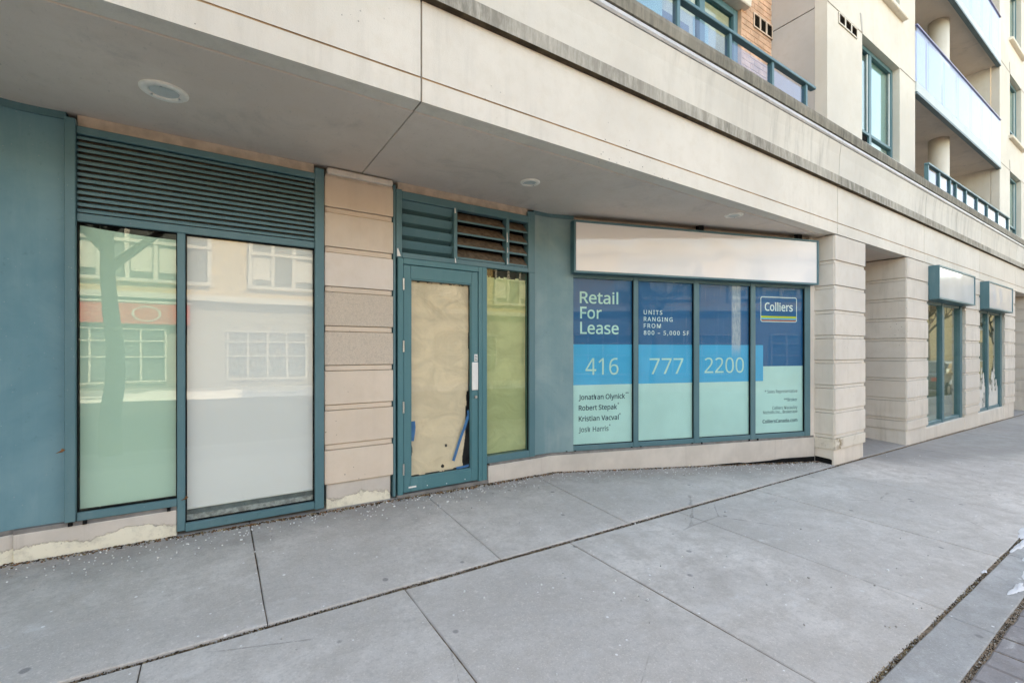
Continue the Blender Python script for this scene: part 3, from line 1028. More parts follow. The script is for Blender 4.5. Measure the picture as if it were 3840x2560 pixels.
def upper_window(x0, x1, z0, z1, y, trans, frame=.07, mullx=None, sill=True):
    uw = empty("upper_window", ((x0 + x1) / 2, y, z0), bld)
    if mullx is None: mullx = x0 + (x1 - x0) * .36
    fb = lambda a, b_, c, d, nm: MB().box(a, b_, y, y + .07, c, d).build(nm, 'teal', uw, bevel=.004)
    fb(x0, x0 + frame, z0, z1, "frame_post"); fb(x1 - frame, x1, z0, z1, "frame_post")
    fb(x0 + frame, x1 - frame, z1 - frame, z1, "frame_rail"); fb(x0 + frame, x1 - frame, z0, z0 + .05, "frame_rail")
    fb(mullx, mullx + .09, z0 + .05, z1 - frame, "mullion")
    fb(x0 + frame, mullx, trans, trans + .05, "transom"); fb(mullx + .09, x1 - frame, trans, trans + .05, "transom")
    for (a, b_) in ((x0 + frame, mullx), (mullx + .09, x1 - frame)):
        MB().box(a, b_, y + .035, y + .041, trans + .05, z1 - frame).build("pane", 'glass_up', uw)
        # slender sash inside the frame
        MB().box(a, a + .03, y + .02, y + .034, trans + .05, z1 - frame).build("sash", 'curtain', uw)
        MB().box(b_ - .03, b_, y + .02, y + .034, trans + .05, z1 - frame).build("sash", 'curtain', uw)
    MB().box(x0 + frame, mullx, y + .03, y + .034, z0 + .05, trans).build("vent_panel", 'dark', uw)
    MB().box(mullx + .09, x1 - frame, y + .035, y + .041, z0 + .05, trans).build("pane", 'glass_up', uw)
    MB().box(x0 + frame, x1 - frame, y + .075, y + .080, z0, z1).build("curtain", 'curtain', uw)
    if sill:
        MB().prism([(YT - .09, z0 - .10), (YT - .09, z0 - .03), (YT - .02, z0 - .002), (y + .05, z0 - .002), (y + .05, z0 - .10)], x0 - .12, x1 + .14, 'x').build("stone_sill", 'fascia', uw, bevel=.01)
    return uw


def tower(x0, x1, wx0, wx1, ytowards, name):
    ops = [(wx0, wx1, 4.75, FZ[0]), (wx0, wx1, 7.45, FZ[1]), (wx0, wx1, 10.15, FZ[2])]
    wall_with_openings(name, x0, x1, YT, YT + .16, 4.3, ZTOP, ops, 'wall', bld)
    for z in FZ:
        # drawn joints: a shallow rebate strip beside each window head
        MB().box(x0, wx0 - .01, YT - .004, YT - .001, z - .006, z + .006).build("wall_joint", 'joint', bld)
        MB().box(wx1 + .01, x1, YT - .004, YT - .001, z - .006, z + .006).build("wall_joint", 'joint', bld)
        MB().prism([(wx0 - .085, z + .28), (wx0 - .03, z + .28), (wx0 + .02, z + .01), (wx0 - .02, z + .01)], YT - .008, YT - .001, 'y').build("lintel_strip", 'wall_grey', bld)
    upper_window(wx0, wx1, 4.75, FZ[0], YT + .10, 5.06, sill=True)
    upper_window(wx0, wx1, 7.45, FZ[1], YT + .10, 7.78)
    upper_window(wx0, wx1, 10.15, FZ[2], YT + .10, 10.48)


tower(T1[0], T1[1], 8.53, 10.14, 0, "tower_wall")
tower(T2[0], T2[1], 18.46, 19.9, 0, "tower_wall")
# side walls of the towers
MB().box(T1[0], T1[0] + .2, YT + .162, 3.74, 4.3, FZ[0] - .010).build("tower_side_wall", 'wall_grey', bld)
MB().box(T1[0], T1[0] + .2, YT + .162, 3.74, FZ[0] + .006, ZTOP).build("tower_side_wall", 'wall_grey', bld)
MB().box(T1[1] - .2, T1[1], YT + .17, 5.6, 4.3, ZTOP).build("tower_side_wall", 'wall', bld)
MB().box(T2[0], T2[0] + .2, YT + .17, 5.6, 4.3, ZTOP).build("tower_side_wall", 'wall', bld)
# core of the block (roof, back) that keeps the light out
MB().box(-9, 38, 5.9, 6.6, -.8, 9.8).build("rear_wall", 'wall', bld)
MB().box(T1[0], 38, YT + .2, 6.6, ZTOP, ZTOP + .3).build("roof_slab", 'wall_grey', bld)
MB().box(-9, T1[0], 3.75, 6.6, 9.6, 9.9).build("roof_slab", 'wall_grey', bld)
MB().box(-9, T1[0], 2.87, 3.9, 4.0, 4.06).build("terrace_floor", 'wall_grey', bld)
MB().box(T1[1], T2[0], 2.87, 5.6, 4.0, 4.06).build("terrace_floor", 'wall_grey', bld)
MB().box(-9.2, -9, 2.7, 6.6, -.3, 9.6).build("party_wall", 'wall_grey', bld)
MB().box(38, 38.2, 2.7, 6.6, -.6, ZTOP).build("party_wall", 'wall_grey', bld)
MB().box(T2[1], 38, YT, YT + .2, 4.3, ZTOP).build("tower_wall", 'wall', bld)
MB().box(21.5, 38, YF, YF + .2, -.7, 3.06).build("shop_wall", 'pier', bld)

# wall vents
def vent(name, x0, x1, z0, z1, y, mframe):
    v = empty(name, ((x0 + x1) / 2, y, z0), bld)
    w_ = (x1 - x0) / 3
    MB().box(x0, x1, y - .004, y - .001, z0, z1).build("vent_back", 'dark', v)
    for k in range(3):
        a = x0 + w_ * k
        for bx in ((a, a + .018, z0, z1), (a + w_ - .018, a + w_, z0, z1), (a + .018, a + w_ - .018, z0, z0 + .018), (a + .018, a + w_ - .018, z1 - .018, z1)):
            MB().box(bx[0], bx[1], y - .016, y - .004, bx[2], bx[3]).build("vent_frame", mframe, v)
        ns = 9
        for j in range(ns):
            z = z0 + .022 + (z1 - z0 - .044) * j / ns
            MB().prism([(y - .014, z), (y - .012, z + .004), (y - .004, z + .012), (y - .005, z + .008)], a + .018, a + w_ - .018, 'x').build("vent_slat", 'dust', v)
    return v


vent("wall_vent", 7.68, 8.32, 6.31, 6.47, YT, 'wall')

# brick wall of the recess, its window and vent
BY = 3.72
M['brick'] = m_plain("tan_brick", (0.66, 0.41, 0.285), 0.85, 0.25, var=0.22, scale=4, bump=0.4)
M['mortar'] = m_plain("pale_mortar", (0.70, 0.54, 0.43), 0.9, 0.2, var=0.15)
brw = MB().box(6.47, 7.36, BY + .006, BY + .2, 4.1, 9.6).build("brick_wall", 'mortar', bld)
MB().box(-9, 3.0, BY, BY + .2, 4.1, 9.6).build("brick_wall", 'brick', bld)
MB().box(3.0, 6.48, BY, BY + .2, 6.80, 9.6).build("brick_wall", 'brick', bld)
proto = {}
row = 0
z = 4.60
while z < 7.6:
    off = 0 if row % 2 else -.118
    x = 6.475 + off
    while x < 7.318:
        a, b_ = max(x, 6.475), min(x + .228, 7.318)
        if b_ - a > .03 and not (a < 7.50 and b_ > 6.77 and 6.34 < z + .04 < 6.60 and False):
            key = round(b_ - a, 3)
            if key not in proto:
                proto[key] = MB().box(a, b_, BY - .002, BY + .02, z, z + .076).build("brick", 'brick', brw, bevel=.004)
            else:
                s = WL[proto[key].name]
                copy_at(proto[key], ((a + b_) / 2, s.y + random.uniform(-.002, .002), z), brw)
        x += .237
    z += .0855
    row += 1
vent("brick_vent", 6.78, 7.318, 6.36, 6.575, BY - .004, 'mortar')
MB().prism([(3.0, 6.50), (6.56, 6.50), (6.62, 6.84), (3.0, 6.84)], BY - .10, BY + .15, 'y').build("stone_lintel", 'fascia', bld, bevel=.012)
rw = empty("terrace_window", (5, BY, 4.1), bld)
for (a, b_, c, d, nm) in ((6.36, 6.465, 4.1, 6.495, "frame_post"), (3.0, 6.36, 6.40, 6.495, "frame_rail"), (5.545, 5.66, 4.1, 6.40, "mullion"), (4.1, 4.2, 4.1, 6.40, "mullion")):
    MB().box(a, b_, BY + .05, BY + .13, c, d).build(nm, 'teal', rw, bevel=.005)
for (a, b_) in ((3.0, 4.1), (4.2, 5.545), (5.66, 6.36)):
    MB().box(a + .001, b_ - .001, BY + .09, BY + .096, 4.1, 6.40).build("pane", 'glass_up', rw)
    MB().box(a + .1, b_ - (b_ - a) * .35, BY + .30, BY + .31, 4.1, 6.30).build("curtain", 'curtain', rw)
MB().box(3.0, 6.5, BY + .9, BY + .92, 4.1, 6.8).build("interior_wall", 'interior', rw)
MB().box(6.466, 6.4745, BY - .002, BY + .14, 4.1, 6.50).build("jamb_brick_edge", 'brick', bld)

# balconies between the towers
def balcony(z):
    bc = empty("balcony", (14.1, 3.6, z - .2), bld)
    MB().prism([(YT - .02, z - .17), (YT - .02, z + .02), (5.6, z + .02), (5.6, z - .15), (YT + .06, z - .15), (YT + .06, z - .17)], T1[1] + .002, T2[0] - .002, 'x', 0,
               [0, 0, 0, 2, 2, 1]).build("balcony_slab", ['concrete', 'rail_edge', 'soffit'], bc)
    MB().box(T1[1] + .01, T2[0] - .01, YT - .03, YT + .05, z - .215, z - .172).build("slab_edge_angle", 'rail_edge', bc)
    gxs = [10.94, 11.62, 12.6, 13.57, 14.58, 15.52, 16.4, 17.28]
    for i in range(len(gxs) - 1):
        MB().box(gxs[i] + .006, gxs[i + 1] - .006, YT - .018, YT - .008, z + .03, z + 1.05).build("glass_panel", 'glass_rail', bc)
        MB().box(gxs[i] + .05, gxs[i + 1] - .05, YT + .02, YT + .024, z + .06, z + 1.02).build("sky_tint_sheet", 'sky_tint', bc)  # added sheet, coloured like the sky reflected in the balcony glass
    MB().box(10.925, 17.31, YT - .035, YT + .01, z + 1.055, z + 1.085).build("handrail", 'cap_rail', bc, bevel=.006)
    return bc


for z in FZ:
    balcony(z)
for (z0, z1) in ((4.06, FZ[0] - .151), (FZ[0] + .021, FZ[1] - .151), (FZ[1] + .021, FZ[2] - .151)):
    MB().tube((13.95, 3.35, z0), (13.95, 3.35, z1), .185, n=32).build("round_column", 'wall', bld, smooth=True)
    MB().box(12.6, 12.75, 3.9, 4.0, z0, z1).build("downpipe", 'rail_edge', bld)
MB().box(T1[1], T2[0], 5.6, 5.7, 4.0, ZTOP).build("balcony_back_wall", 'wall', bld)
MB().tube((15.3, 3.5, FZ[1] - .152), (15.3, 3.5, FZ[1] - .26), .02, n=8).build("sprinkler_drop", 'dark', bld)

# terrace railings on the coping
def railing(posts, x0, x1, yr, zb, zt):
    rl = empty("terrace_railing", ((x0 + x1) / 2, yr, zb), bld)
    MB().box(x0, x1, yr - .045, yr + .025, zt - .035, zt).build("handrail", 'teal', rl, bevel=.005)
    for p in posts:
        MB().box(p, p + .045, yr - .03, yr + .03, zb, zt - .035).build("rail_post", 'teal', rl, bevel=.003)
    for i in range(len(posts) - 1):
        a, b_ = posts[i] + .046, posts[i + 1] - .001
        MB().box(a, b_, yr - .004, yr + .004, zb + .02, zt - .09).build("glass_panel", 'glass_rail', rl)
    return rl


railing([2.0, 2.86, 3.72, 4.595, 5.465, 6.285], -2, 6.53, 2.80, 4.452, 4.915)
railing([10.95, 11.60, 12.28, 12.68, 13.38, 14.25, 15.12, 16.1, 17.2], 10.925, 17.3, 2.80, 4.452, 4.945)

# ================================================================== THINGS ON THE FACADE
# ---- blank sign boxes
def sign_box(label, F, x0, x1, z0, z1, yb, yf, face, fr=.022, seams=()):
    p = F((x0 + x1) / 2, (yb + yf) / 2, z0)
    s = empty("blank_sign_box", p)
    tag(s, label, "sign", "blank sign boxes over the shop windows")
    # box body is an open tray: back, top, bottom, sides
    MB(F).box(x0, x1, yf + .02, yb, z0, z0 + .015).build("box_bottom", 'teal', s)
    MB(F).box(x0, x1, yf + .02, yb, z1 - .015, z1).build("box_top", 'teal', s)
    MB(F).box(x0, x0 + .015, yf + .02, yb, z0 + .0155, z1 - .0155).build("box_side", 'teal', s)
    MB(F).box(x1 - .015, x1, yf + .02, yb, z0 + .0155, z1 - .0155).build("box_side", 'teal', s)
    for (a, b_, c, d) in ((x0 - .002, x0 + fr, z0, z1), (x1 - fr, x1 + .002, z0, z1), (x0 + fr, x1 - fr, z1 - fr, z1 + .002), (x0 + fr, x1 - fr, z0 - .002, z0 + fr)):
        MB(F).box(a, b_, yf, yf + .02, c, d).build("retainer_frame", 'teal', s, bevel=.003)
    # face: a slightly buckled acrylic sheet
    mb = MB(F)
    nx, nz = 60, 14
    idx = []
    for j in range(nz + 1):
        for i in range(nx + 1):
            x = x0 + fr + (x1 - x0 - 2 * fr) * i / nx
            z = z0 + fr + (z1 - z0 - 2 * fr) * j / nz
            e = math.sin(math.pi * i / nx) ** .5 * math.sin(math.pi * j / nz)
            y = yf + .014 + e * .0016 * (math.sin(x * 5.1 + 1) * math.cos(z * 4 + x * 1.7) + .5 * math.sin(x * 11.3 + z * 3))
            idx.append((x, y, z))
    i0 = mb.pts(idx)
    for j in range(nz):
        for i in range(nx):
            a = i0 + j * (nx + 1) + i
            mb.f.append([a, a + 1, a + nx + 2, a + nx + 1]); mb.m.append(0)
    mb.keepn = True
    mb.build("sign_face", face, s, smooth=True)
    return s


s = sign_box("long blank white sign box above the blue lease window", BAY, .272, 3.825, 2.385, 2.978, -.040, -.150, 'acrylic')
for x in (1.95, 3.5):
    MB(BAY).box(x, x + .07, -.12, -.06, 2.978, ZS).build("hanger_bracket", 'dark', s)
sign_box("small blank sign box beside the passage, over the nearer far window", IDF, 10.65, 12.95, 2.415, 3.01, 2.76, 2.545, 'acrylic_blue', .03)
sign_box("small blank sign box farthest right, with a scuffed white face", IDF, 14.03, 16.27, 2.415, 3.01, 2.76, 2.545, 'acrylic', .03)

# ---- recessed lights in the soffit
for (x, y, r, lab) in ((-.242, 3.412, .122, "round recessed soffit light above the left louvred window"),
                       (2.439, 3.404, .092, "round recessed soffit light in front of the entrance louvre"),
                       (4.975, 2.950, .100, "round recessed soffit light above the long blank sign")):
    L_ = empty("soffit_light", (x, y, ZS - .02))
    tag(L_, lab, "light", "recessed lights in the soffit")
    n = 40
    mb = MB()
    prof = [(r, ZS + .002), (r, ZS - .004), (r * .93, ZS - .010), (r * .66, ZS - .013), (r * .62, ZS - .006), (r * .60, ZS + .012)]
    ps = []
    for (q, z) in prof:
        for k in range(n):
            t = 2 * math.pi * k / n
            ps.append((x + q * math.cos(t), y + q * math.sin(t), z))
    i0 = mb.pts(ps)
    for a in range(len(prof) - 1):
        for k in range(n):
            k2 = (k + 1) % n
            mb.f.append([i0 + a * n + k, i0 + a * n + k2, i0 + (a + 1) * n + k2, i0 + (a + 1) * n + k]); mb.m.append(0)
    mb.build("trim_ring", 'trim', L_, smooth=True)
    MB().tube((x, y, ZS - .0015), (x, y, ZS - .004), r * .605, n=n).build("lens", 'lens', L_)
    for k in range(3):
        t = 2.1 * k + .4
        MB().tube((x + r * .64 * math.cos(t), y + r * .64 * math.sin(t), ZS - .010), (x + r * .64 * math.cos(t), y + r * .64 * math.sin(t), ZS - .016), .006, n=8).build("lens_clip", 'steel', L_)

# ---- printed vinyl in the bay window
def flat(name, c, rough=.5, smear=False):
    b = NB(name)
    col = b.mix(b.ramp(b.noise(2.0, 3), .3, .7), scl(c, .95), scl(c, 1.05))
    if smear:        # dried water runs on the pane
        r1 = b.noise(1.0, 6, .75, b.map(60, 60, 2.0))
        col = b.mix(b.ramp(r1, .58, .72, 0, .22), col, (.55, .62, .66))
        t = b.dot(tuple(BE), tuple(A0))
        z = b.sep()[2]
        m1 = b.ramp(b.math('ABSOLUTE', b.math('SUBTRACT', t, 2.615)), .05, .085, 1, 0)
        m2 = b.ramp(z, 1.38, 1.62)
        nn = b.noise(1.0, 7, .8, b.map(50, 50, 9))
        f = b.math('MULTIPLY', b.math('MULTIPLY', m1, m2), b.ramp(nn, .28, .62, .25, .85))
        col = b.mix(f, col, (.46, .52, .57))
    return b.out(col, rough, .3)


M['navy'] = flat("vinyl_navy", (0.0, 0.118, 0.285))
M['navy_s'] = flat("vinyl_navy_watermarked", (0.0, 0.118, 0.285), smear=True)
M['cyan'] = flat("vinyl_cyan", (0.0, 0.40, 0.70))
M['cyan_s'] = flat("vinyl_cyan_watermarked", (0.0, 0.40, 0.70), smear=True)
M['mint'] = flat("vinyl_mint", (0.46, 0.73, 0.70))
M['ink'] = flat("vinyl_dark_ink", (0.020, 0.055, 0.085))
M['ink2'] = flat("vinyl_grey_ink", (0.10, 0.17, 0.19))
M['mint_ink'] = flat("vinyl_mint_letter", (0.42, 0.72, 0.66))
M['pale_ink'] = flat("vinyl_pale_letter", (0.62, 0.80, 0.80))
M['yel'] = flat("vinyl_yellow", (0.62, 0.66, 0.03))
M['cy2'] = flat("vinyl_light_blue", (0.05, 0.42, 0.62))
M['red'] = flat("vinyl_red", (0.40, 0.075, 0.045))

try:      # Blender ships its own interface fonts; fall back to the built-in one
    FONT = bpy.data.fonts.load(bpy.utils.system_resource('DATAFILES', path='fonts') + "/NotoSansHebrew-Regular.woff2")
except Exception:
    FONT = None


def text_geo(s, weight=0.0, spacing=1.0):
    c = bpy.data.curves.new("lettering", 'FONT')
    c.body = s
    if FONT: c.font = FONT
    c.size = 1.0
    c.offset = weight
    c.space_character = spacing
    c.resolution_u = 4
    o = bpy.data.objects.new("lettering", c)
    COL.objects.link(o)
    dg = bpy.context.evaluated_depsgraph_get()
    dg.update()
    me = o.evaluated_get(dg).to_mesh()
    v = [(p.co.x, p.co.y) for p in me.vertices]
    f = [list(p.vertices) for p in me.polygons]
    o.evaluated_get(dg).to_mesh_clear()
    bpy.data.objects.remove(o)
    bpy.data.curves.remove(c)
    return v, f


CAPH = max(p[1] for p in text_geo("H")[0])


def lettering(s, x0, x1, base, cap, mat, parent, F=BAY, y=-.0035, weight=0.0, spacing=1.0, name="lettering", flip=False):
    v, f = text_geo(s, weight, spacing)
    a, b_ = min(p[0] for p in v), max(p[0] for p in v)
    mb = MB(F)
    k = cap / CAPH
    sx = (x1 - x0) / (b_ - a)
    mb.pts([(x0 + (p[0] - a) * sx, y, base + p[1] * k) for p in v])
    mb.f = f
    mb.m = [0] * len(f)
    mb.keepn = True
    return mb.build(name, mat, parent)


PT = [(.301, 1.091), (1.157, 1.943), (2.023, 2.813), (2.891, 3.714)]
DZ0, DZ1, C0, C1, BEND, MTOP = .4055, 2.3425, 1.101, 1.576, 3.046, 1.296
LAB = ["navy, cyan and mint window decal reading Retail For Lease with 416 and names",
       "window decal reading UNITS RANGING FROM 800 - 5,000 SF above 777",
       "window decal with number 2200 and a whitish water stain",
       "rightmost window decal with the boxed logo and small right-aligned lines"]
DEC = []
for i, (a, b_) in enumerate(PT):
    d = empty("window_decal", BAY((a + b_) / 2, 0, DZ0))
    tag(d, LAB[i], "decal", "printed vinyl panels in the bay window")
    DEC.append(d)
    sheet = lambda x0, x1, z0, z1, m_, nm: MB(BAY).box(x0, x1, -.002, 0.0, z0, z1).build(nm, m_, d)
    if i < 3:
        sheet(a, b_, C1, DZ1, 'navy_s' if i in (1, 2) else 'navy', "navy_sheet")
        sheet(a, b_, C0, C1 - .0002, 'cyan_s' if i == 2 else 'cyan', "cyan_sheet")
        sheet(a, b_, DZ0, C0 - .0002, 'mint', "mint_sheet")
    else:
        sheet(a, BEND, C1, DZ1, 'navy', "navy_sheet")
        sheet(BEND + .0002, b_, MTOP, DZ1, 'navy', "navy_sheet")
        sheet(a, BEND, C0, C1 - .0002, 'cyan', "cyan_sheet")
        sheet(BEND + .0002, b_, C0, MTOP - .0002, 'mint', "mint_sheet")
        sheet(a, b_, DZ0, C0 - .0002, 'mint', "mint_sheet")
W = .012
lettering("Retail", .404, .904, 2.058, .132, 'mint_ink', DEC[0], weight=W)
lettering("For", .409, .687, 1.880, .132, 'mint_ink', DEC[0], weight=W)
lettering("Lease", .409, .910, 1.701, .135, 'mint_ink', DEC[0], weight=W)
lettering("416", .477, .907, 1.219, .194, 'mint_ink', DEC[0])
for (s, x1, zb, st, mt) in (("Jonathan Olynick", .995, .930, "**", 'ink'), ("Robert Stepak", .888, .806, "*", 'ink'), ("Kristian Vacval", .910, .680, "*", 'ink'), ("Josh Harris", .776, .553, "*", 'ink2')):
    lettering(s, .391, x1, zb, .056, mt, DEC[0], weight=.014)
    lettering(st, x1 + .006, x1 + .006 + .021 * len(st), zb + .040, .036, mt, DEC[0], weight=.006)
for (s, x1, zb) in (("UNITS", 1.510, 1.945), ("RANGING", 1.657, 1.862), ("FROM", 1.491, 1.781), ("800 \u2013 5,000 SF", 1.896, 1.696)):
    lettering(s, 1.250, x1, zb, .050, 'pale_ink', DEC[1], weight=.012, spacing=1.25)
lettering("777", 1.332, 1.812, 1.215, .194, 'mint_ink', DEC[1])
lettering("2200", 2.126, 2.734, 1.218, .194, 'mint_ink', DEC[2])
for (s, x0, zb, cap, mt, wt) in (("* Sales Representative", 3.071, .937, .040, 'ink2', 0), ("**Broker", 3.392, .822, .040, 'ink2', 0), ("Colliers Macaulay", 3.197, .717, .040, 'ink2', 0),
                                 ("Nicholls Inc., Brokerage", 3.046, .662, .040, 'ink2', 0), ("ColliersCanada.com", 3.036, .541, .043, 'ink', .008)):
    lettering(s, x0, 3.620, zb, cap, mt, DEC[3], weight=wt + .006)
# boxed logo: rounded outline, serif word, three stripes
def rrect(x0, x1, z0, z1, r, n=5):
    out = []
    for cx, cz, t0 in ((x1 - r, z1 - r, 0), (x0 + r, z1 - r, 90), (x0 + r, z0 + r, 180), (x1 - r, z0 + r, 270)):
        for k in range(n + 1):
            t = R(t0 + 90 * k / n)
            out.append((cx + r * math.cos(t), cz + r * math.sin(t)))
    return out


o1, o2 = rrect(3.001, 3.610, 1.884, 2.220, .03), rrect(3.011, 3.600, 1.894, 2.210, .022)
mb = MB(BAY)
i0 = mb.pts([(x, -.0045, z) for x, z in o1]); i1 = mb.pts([(x, -.0045, z) for x, z in o2])
nn = len(o1)
for k in range(nn):
    k2 = (k + 1) % nn
    mb.f.append([i0 + k, i0 + k2, i1 + k2, i1 + k]); mb.m.append(0)
mb.build("logo_outline", 'pale_ink', DEC[3])
for (z0, z1, m_) in ((1.939, 1.963, 'yel'), (1.915, 1.9388, 'cy2'), (1.895, 1.9148, 'red')):
    MB(BAY).box(3.013, 3.598, -.0036, -.0022, z0, z1).build("logo_stripe", m_, DEC[3])
lettering("Colliers", 3.072, 3.540, 2.034, .104, 'pale_ink', DEC[3], weight=.012)
v, f = text_geo("Colliers", .012)
a_, b2 = min(p[0] for p in v), max(p[0] for p in v)
# small slab serifs on the upright letters of the logo word
k_ = (3.540 - 3.072) / (b2 - a_)
for pre, hgt in (("Co", .113), ("Col", .113), ("Coll", .078), ("Collie", .078)):
    vv, _ = text_geo(pre + "l", .012)
    xr = 3.072 + (max(p[0] for p in vv) - a_) * k_ - .009
    MB(BAY).box(xr - .013, xr + .011, -.0046, -.0036, 2.032, 2.040).build("logo_serif", 'pale_ink', DEC[3])
    MB(BAY).box(xr - .015, xr, -.0046, -.0036, 2.034 + hgt - .009, 2.034 + hgt).build("logo_serif", 'pale_ink', DEC[3])

# ---- films, blinds and papers behind the left glass
mb = MB()
n = 20
tops = [2.262 - .055 * (i / n) ** .7 for i in range(n + 1)]
tops = [2.300 + .03 * (1 - i / n) ** 2 for i in range(n + 1)]
for i in range(n):
    xa, xb = -.733 + .511 * i / n, -.733 + .511 * (i + 1) / n
    mb.poly([(xa, YS + .030, .455), (xb, YS + .030, .455), (xb, YS + .030, tops[i + 1]), (xa, YS + .030, tops[i])])
tag(mb.build("window_film", 'film'), "pale green film covering the inside of the leftmost narrow pane", "film")
bl = MB().box(-.156, .696, YS + .030, YS + .034, .352, 2.336)
MB().box(-.157, .697, YS + .026, YS + .09, .262, .300).build("inner_sill", m_plain("dusty_sill", (0.34, 0.36, 0.35), .8, .3, var=.4, scale=30), lw)
MB().box(-.157, .697, YS + .045, YS + .05, .300, .40).build("inner_board", m_plain("grey_board", (0.11, 0.14, 0.14), .6, .3, var=.3), lw)
blo = tag(bl.build("window_blind", 'blind'), "white frosted blind filling the wide pane beside the pier", "blind")
MB().tube((-.156, YS + .032, .347), (.696, YS + .032, .347), .008, n=10).build("bottom_bar", 'white', blo)


def crumple(x0, x1, z0, z1, y, amp, edge, nx=56, nz=120, seed=1):
    """sheet with folds; edge(s, t) True keeps the cell"""
    rnd = random.Random(seed)
    folds = [(rnd.uniform(-1, 1), rnd.uniform(-.9, .9), rnd.uniform(0, 1), rnd.uniform(.3, 1), rnd.uniform(5, 14)) for _ in range(16)]
    mb = MB()
    P_ = []
    for j in range(nz + 1):
        for i in range(nx + 1):
            s, t = i / nx, j / nz
            x, z = x0 + (x1 - x0) * s, z0 + (z1 - z0) * t
            h = 0
            for (a, b_, c, am, fr) in folds:
                q = a * s * (x1 - x0) * 1.8 + b_ * t * (z1 - z0) + c * 3
                h += am * (1 - abs(((q * fr * .33) % 2) - 1)) * (.4 + .6 * math.sin(3 * s + 5 * t + c * 6) ** 2)
            h = h / 16 * 2
            P_.append((x, y - amp * (h - .5), z))
    i0 = mb.pts(P_)
    for j in range(nz):
        for i in range(nx):
            if edge((i + .5) / nx, (j + .5) / nz):
                a = i0 + j * (nx + 1) + i
                mb.f.append([a, a + 1, a + nx + 2, a + nx + 1]); mb.m.append(0)
    mb.keepn = True
    return mb


def nz1(t, s=0):
    return .5 * math.sin(t * 17 + s) + .3 * math.sin(t * 41 + s * 2.3) + .2 * math.sin(t * 93 + s * 1.7)


def door_edge(s, t):
    if t > .994 + .004 * nz1(s * 2): return False
    right = (.992 if t > .42 else .968) - .014 * max(0, nz1(t, 2)) - (.06 * max(0, min(1, (.19 - t) / .12)) if t < .19 else 0) - (.02 if t < .34 else 0)
    if s > right: return False
    if s < .006 + .02 * max(0, nz1(t * 1.3, 5)) + (.05 * max(0, 1 - abs(t - .125) / .05)): return False
    bot = .003 + .012 * (s > .5) * (s - .5) + .003 * nz1(s, 1)
    if t < bot: return False
    if (s - .60) ** 2 * .12 + (t - .135) ** 2 < .00006: return False
    if (s - .545) ** 2 * .12 + (t - .028) ** 2 < .00008: return False
    return True


tag(crumple(1.540, 2.170, .320, 2.165, YS + .044, .040, door_edge, seed=4, nx=110, nz=210).build("kraft_paper", 'paper', smooth=True),
    "torn brown kraft paper taped behind the glass of the entrance door", "paper")
tag(crumple(2.354, 2.876, .425, 2.30, YS + .050, .036, lambda s, t: t < .985 + .008 * nz1(s), seed=9, nx=44).build("kraft_paper", 'paper2', smooth=True),
    "greenish brown paper covering the narrow sidelight right of the door", "paper")


def tape(label, pts, w_, y):
    mb = MB()
    n = len(pts)
    L_ = []
    for i, (x, z) in enumerate(pts):
        a = pts[max(0, i - 1)]; b_ = pts[min(n - 1, i + 1)]
        dx, dz = b_[0] - a[0], b_[1] - a[1]
        l = math.hypot(dx, dz)
        nx_, nz_ = -dz / l * w_ / 2, dx / l * w_ / 2
        L_.append(((x + nx_, z + nz_), (x - nx_, z - nz_)))
    for i in range(n - 1):
        a, b_, c, d = L_[i][0], L_[i][1], L_[i + 1][1], L_[i + 1][0]
        yy = y - .004 * math.sin(i * 1.3)
        y2 = y - .004 * math.sin((i + 1) * 1.3)
        mb.poly([(a[0], yy, a[1]), (b_[0], yy, b_[1]), (c[0], y2, c[1]), (d[0], y2, d[1])])
    o = mb.build("painter_tape", 'tape')
    return tag(o, label, "tape", "strips of blue painter's tape on the door paper")


tape("long loose strip of blue tape slanting over the door paper", [(2.145, .84), (2.135, .80), (2.105, .72), (2.075, .65), (2.045, .57), (2.015, .49), (1.985, .415)], .030, YS + .020)
tape("short blue tape bit at the left edge of the door paper", [(1.566, .84), (1.570, .78), (1.564, .72), (1.556, .655)], .046, YS + .020)
tape("blue tape strip along the bottom edge of the door paper", [(2.02, .338), (2.06, .340), (2.11, .341), (2.16, .345)], .024, YS + .020)
tape("small blue tape piece at the right edge of the door paper", [(2.150, .90), (2.153, .87), (2.151, .83), (2.148, .80)], .024, YS + .0215)

# ---- cut-out figures stuck on the far window
M['figure'] = m_plain("white_vinyl", (0.62, 0.61, 0.57), .6, .3, var=.05)
for (x0, x1, lab) in ((14.09, 14.99, "pale cut-out figure decal on the left pane of the farthest window"), (15.12, 16.16, "pale cut-out figure decal on the right pane of the farthest window")):
    mb = MB()
    rr = random.Random(int(x0 * 10))
    nx, nz = 46, 40
    holes = [(rr.uniform(0, 1), rr.uniform(.05, .85), rr.uniform(.04, .09), rr.uniform(.07, .16)) for _ in range(9)]
    for j in range(nz):
        for i in range(nx):
            s, t = (i + .5) / nx, (j + .5) / nz
            top = .72 + .2 * math.sin(s * 9 + x0) + .08 * math.sin(s * 31)
            if t > top: continue
            if any(abs(((s - a) / c) ** 2 + ((t - b_) / d) ** 2 - .7) < .35 for a, b_, c, d in holes): continue
            X0, X1 = x0 + (x1 - x0) * i / nx, x0 + (x1 - x0) * (i + 1) / nx
            Z0, Z1 = .195 + .95 * j / nz, .195 + .95 * (j + 1) / nz
            mb.poly([(X0, 2.787, Z0), (X1, 2.787, Z0), (X1, 2.787, Z1), (X0, 2.787, Z1)])
    tag(mb.build("window_cutout", 'figure'), lab, "decal", "cut-out vinyl on the farthest window")

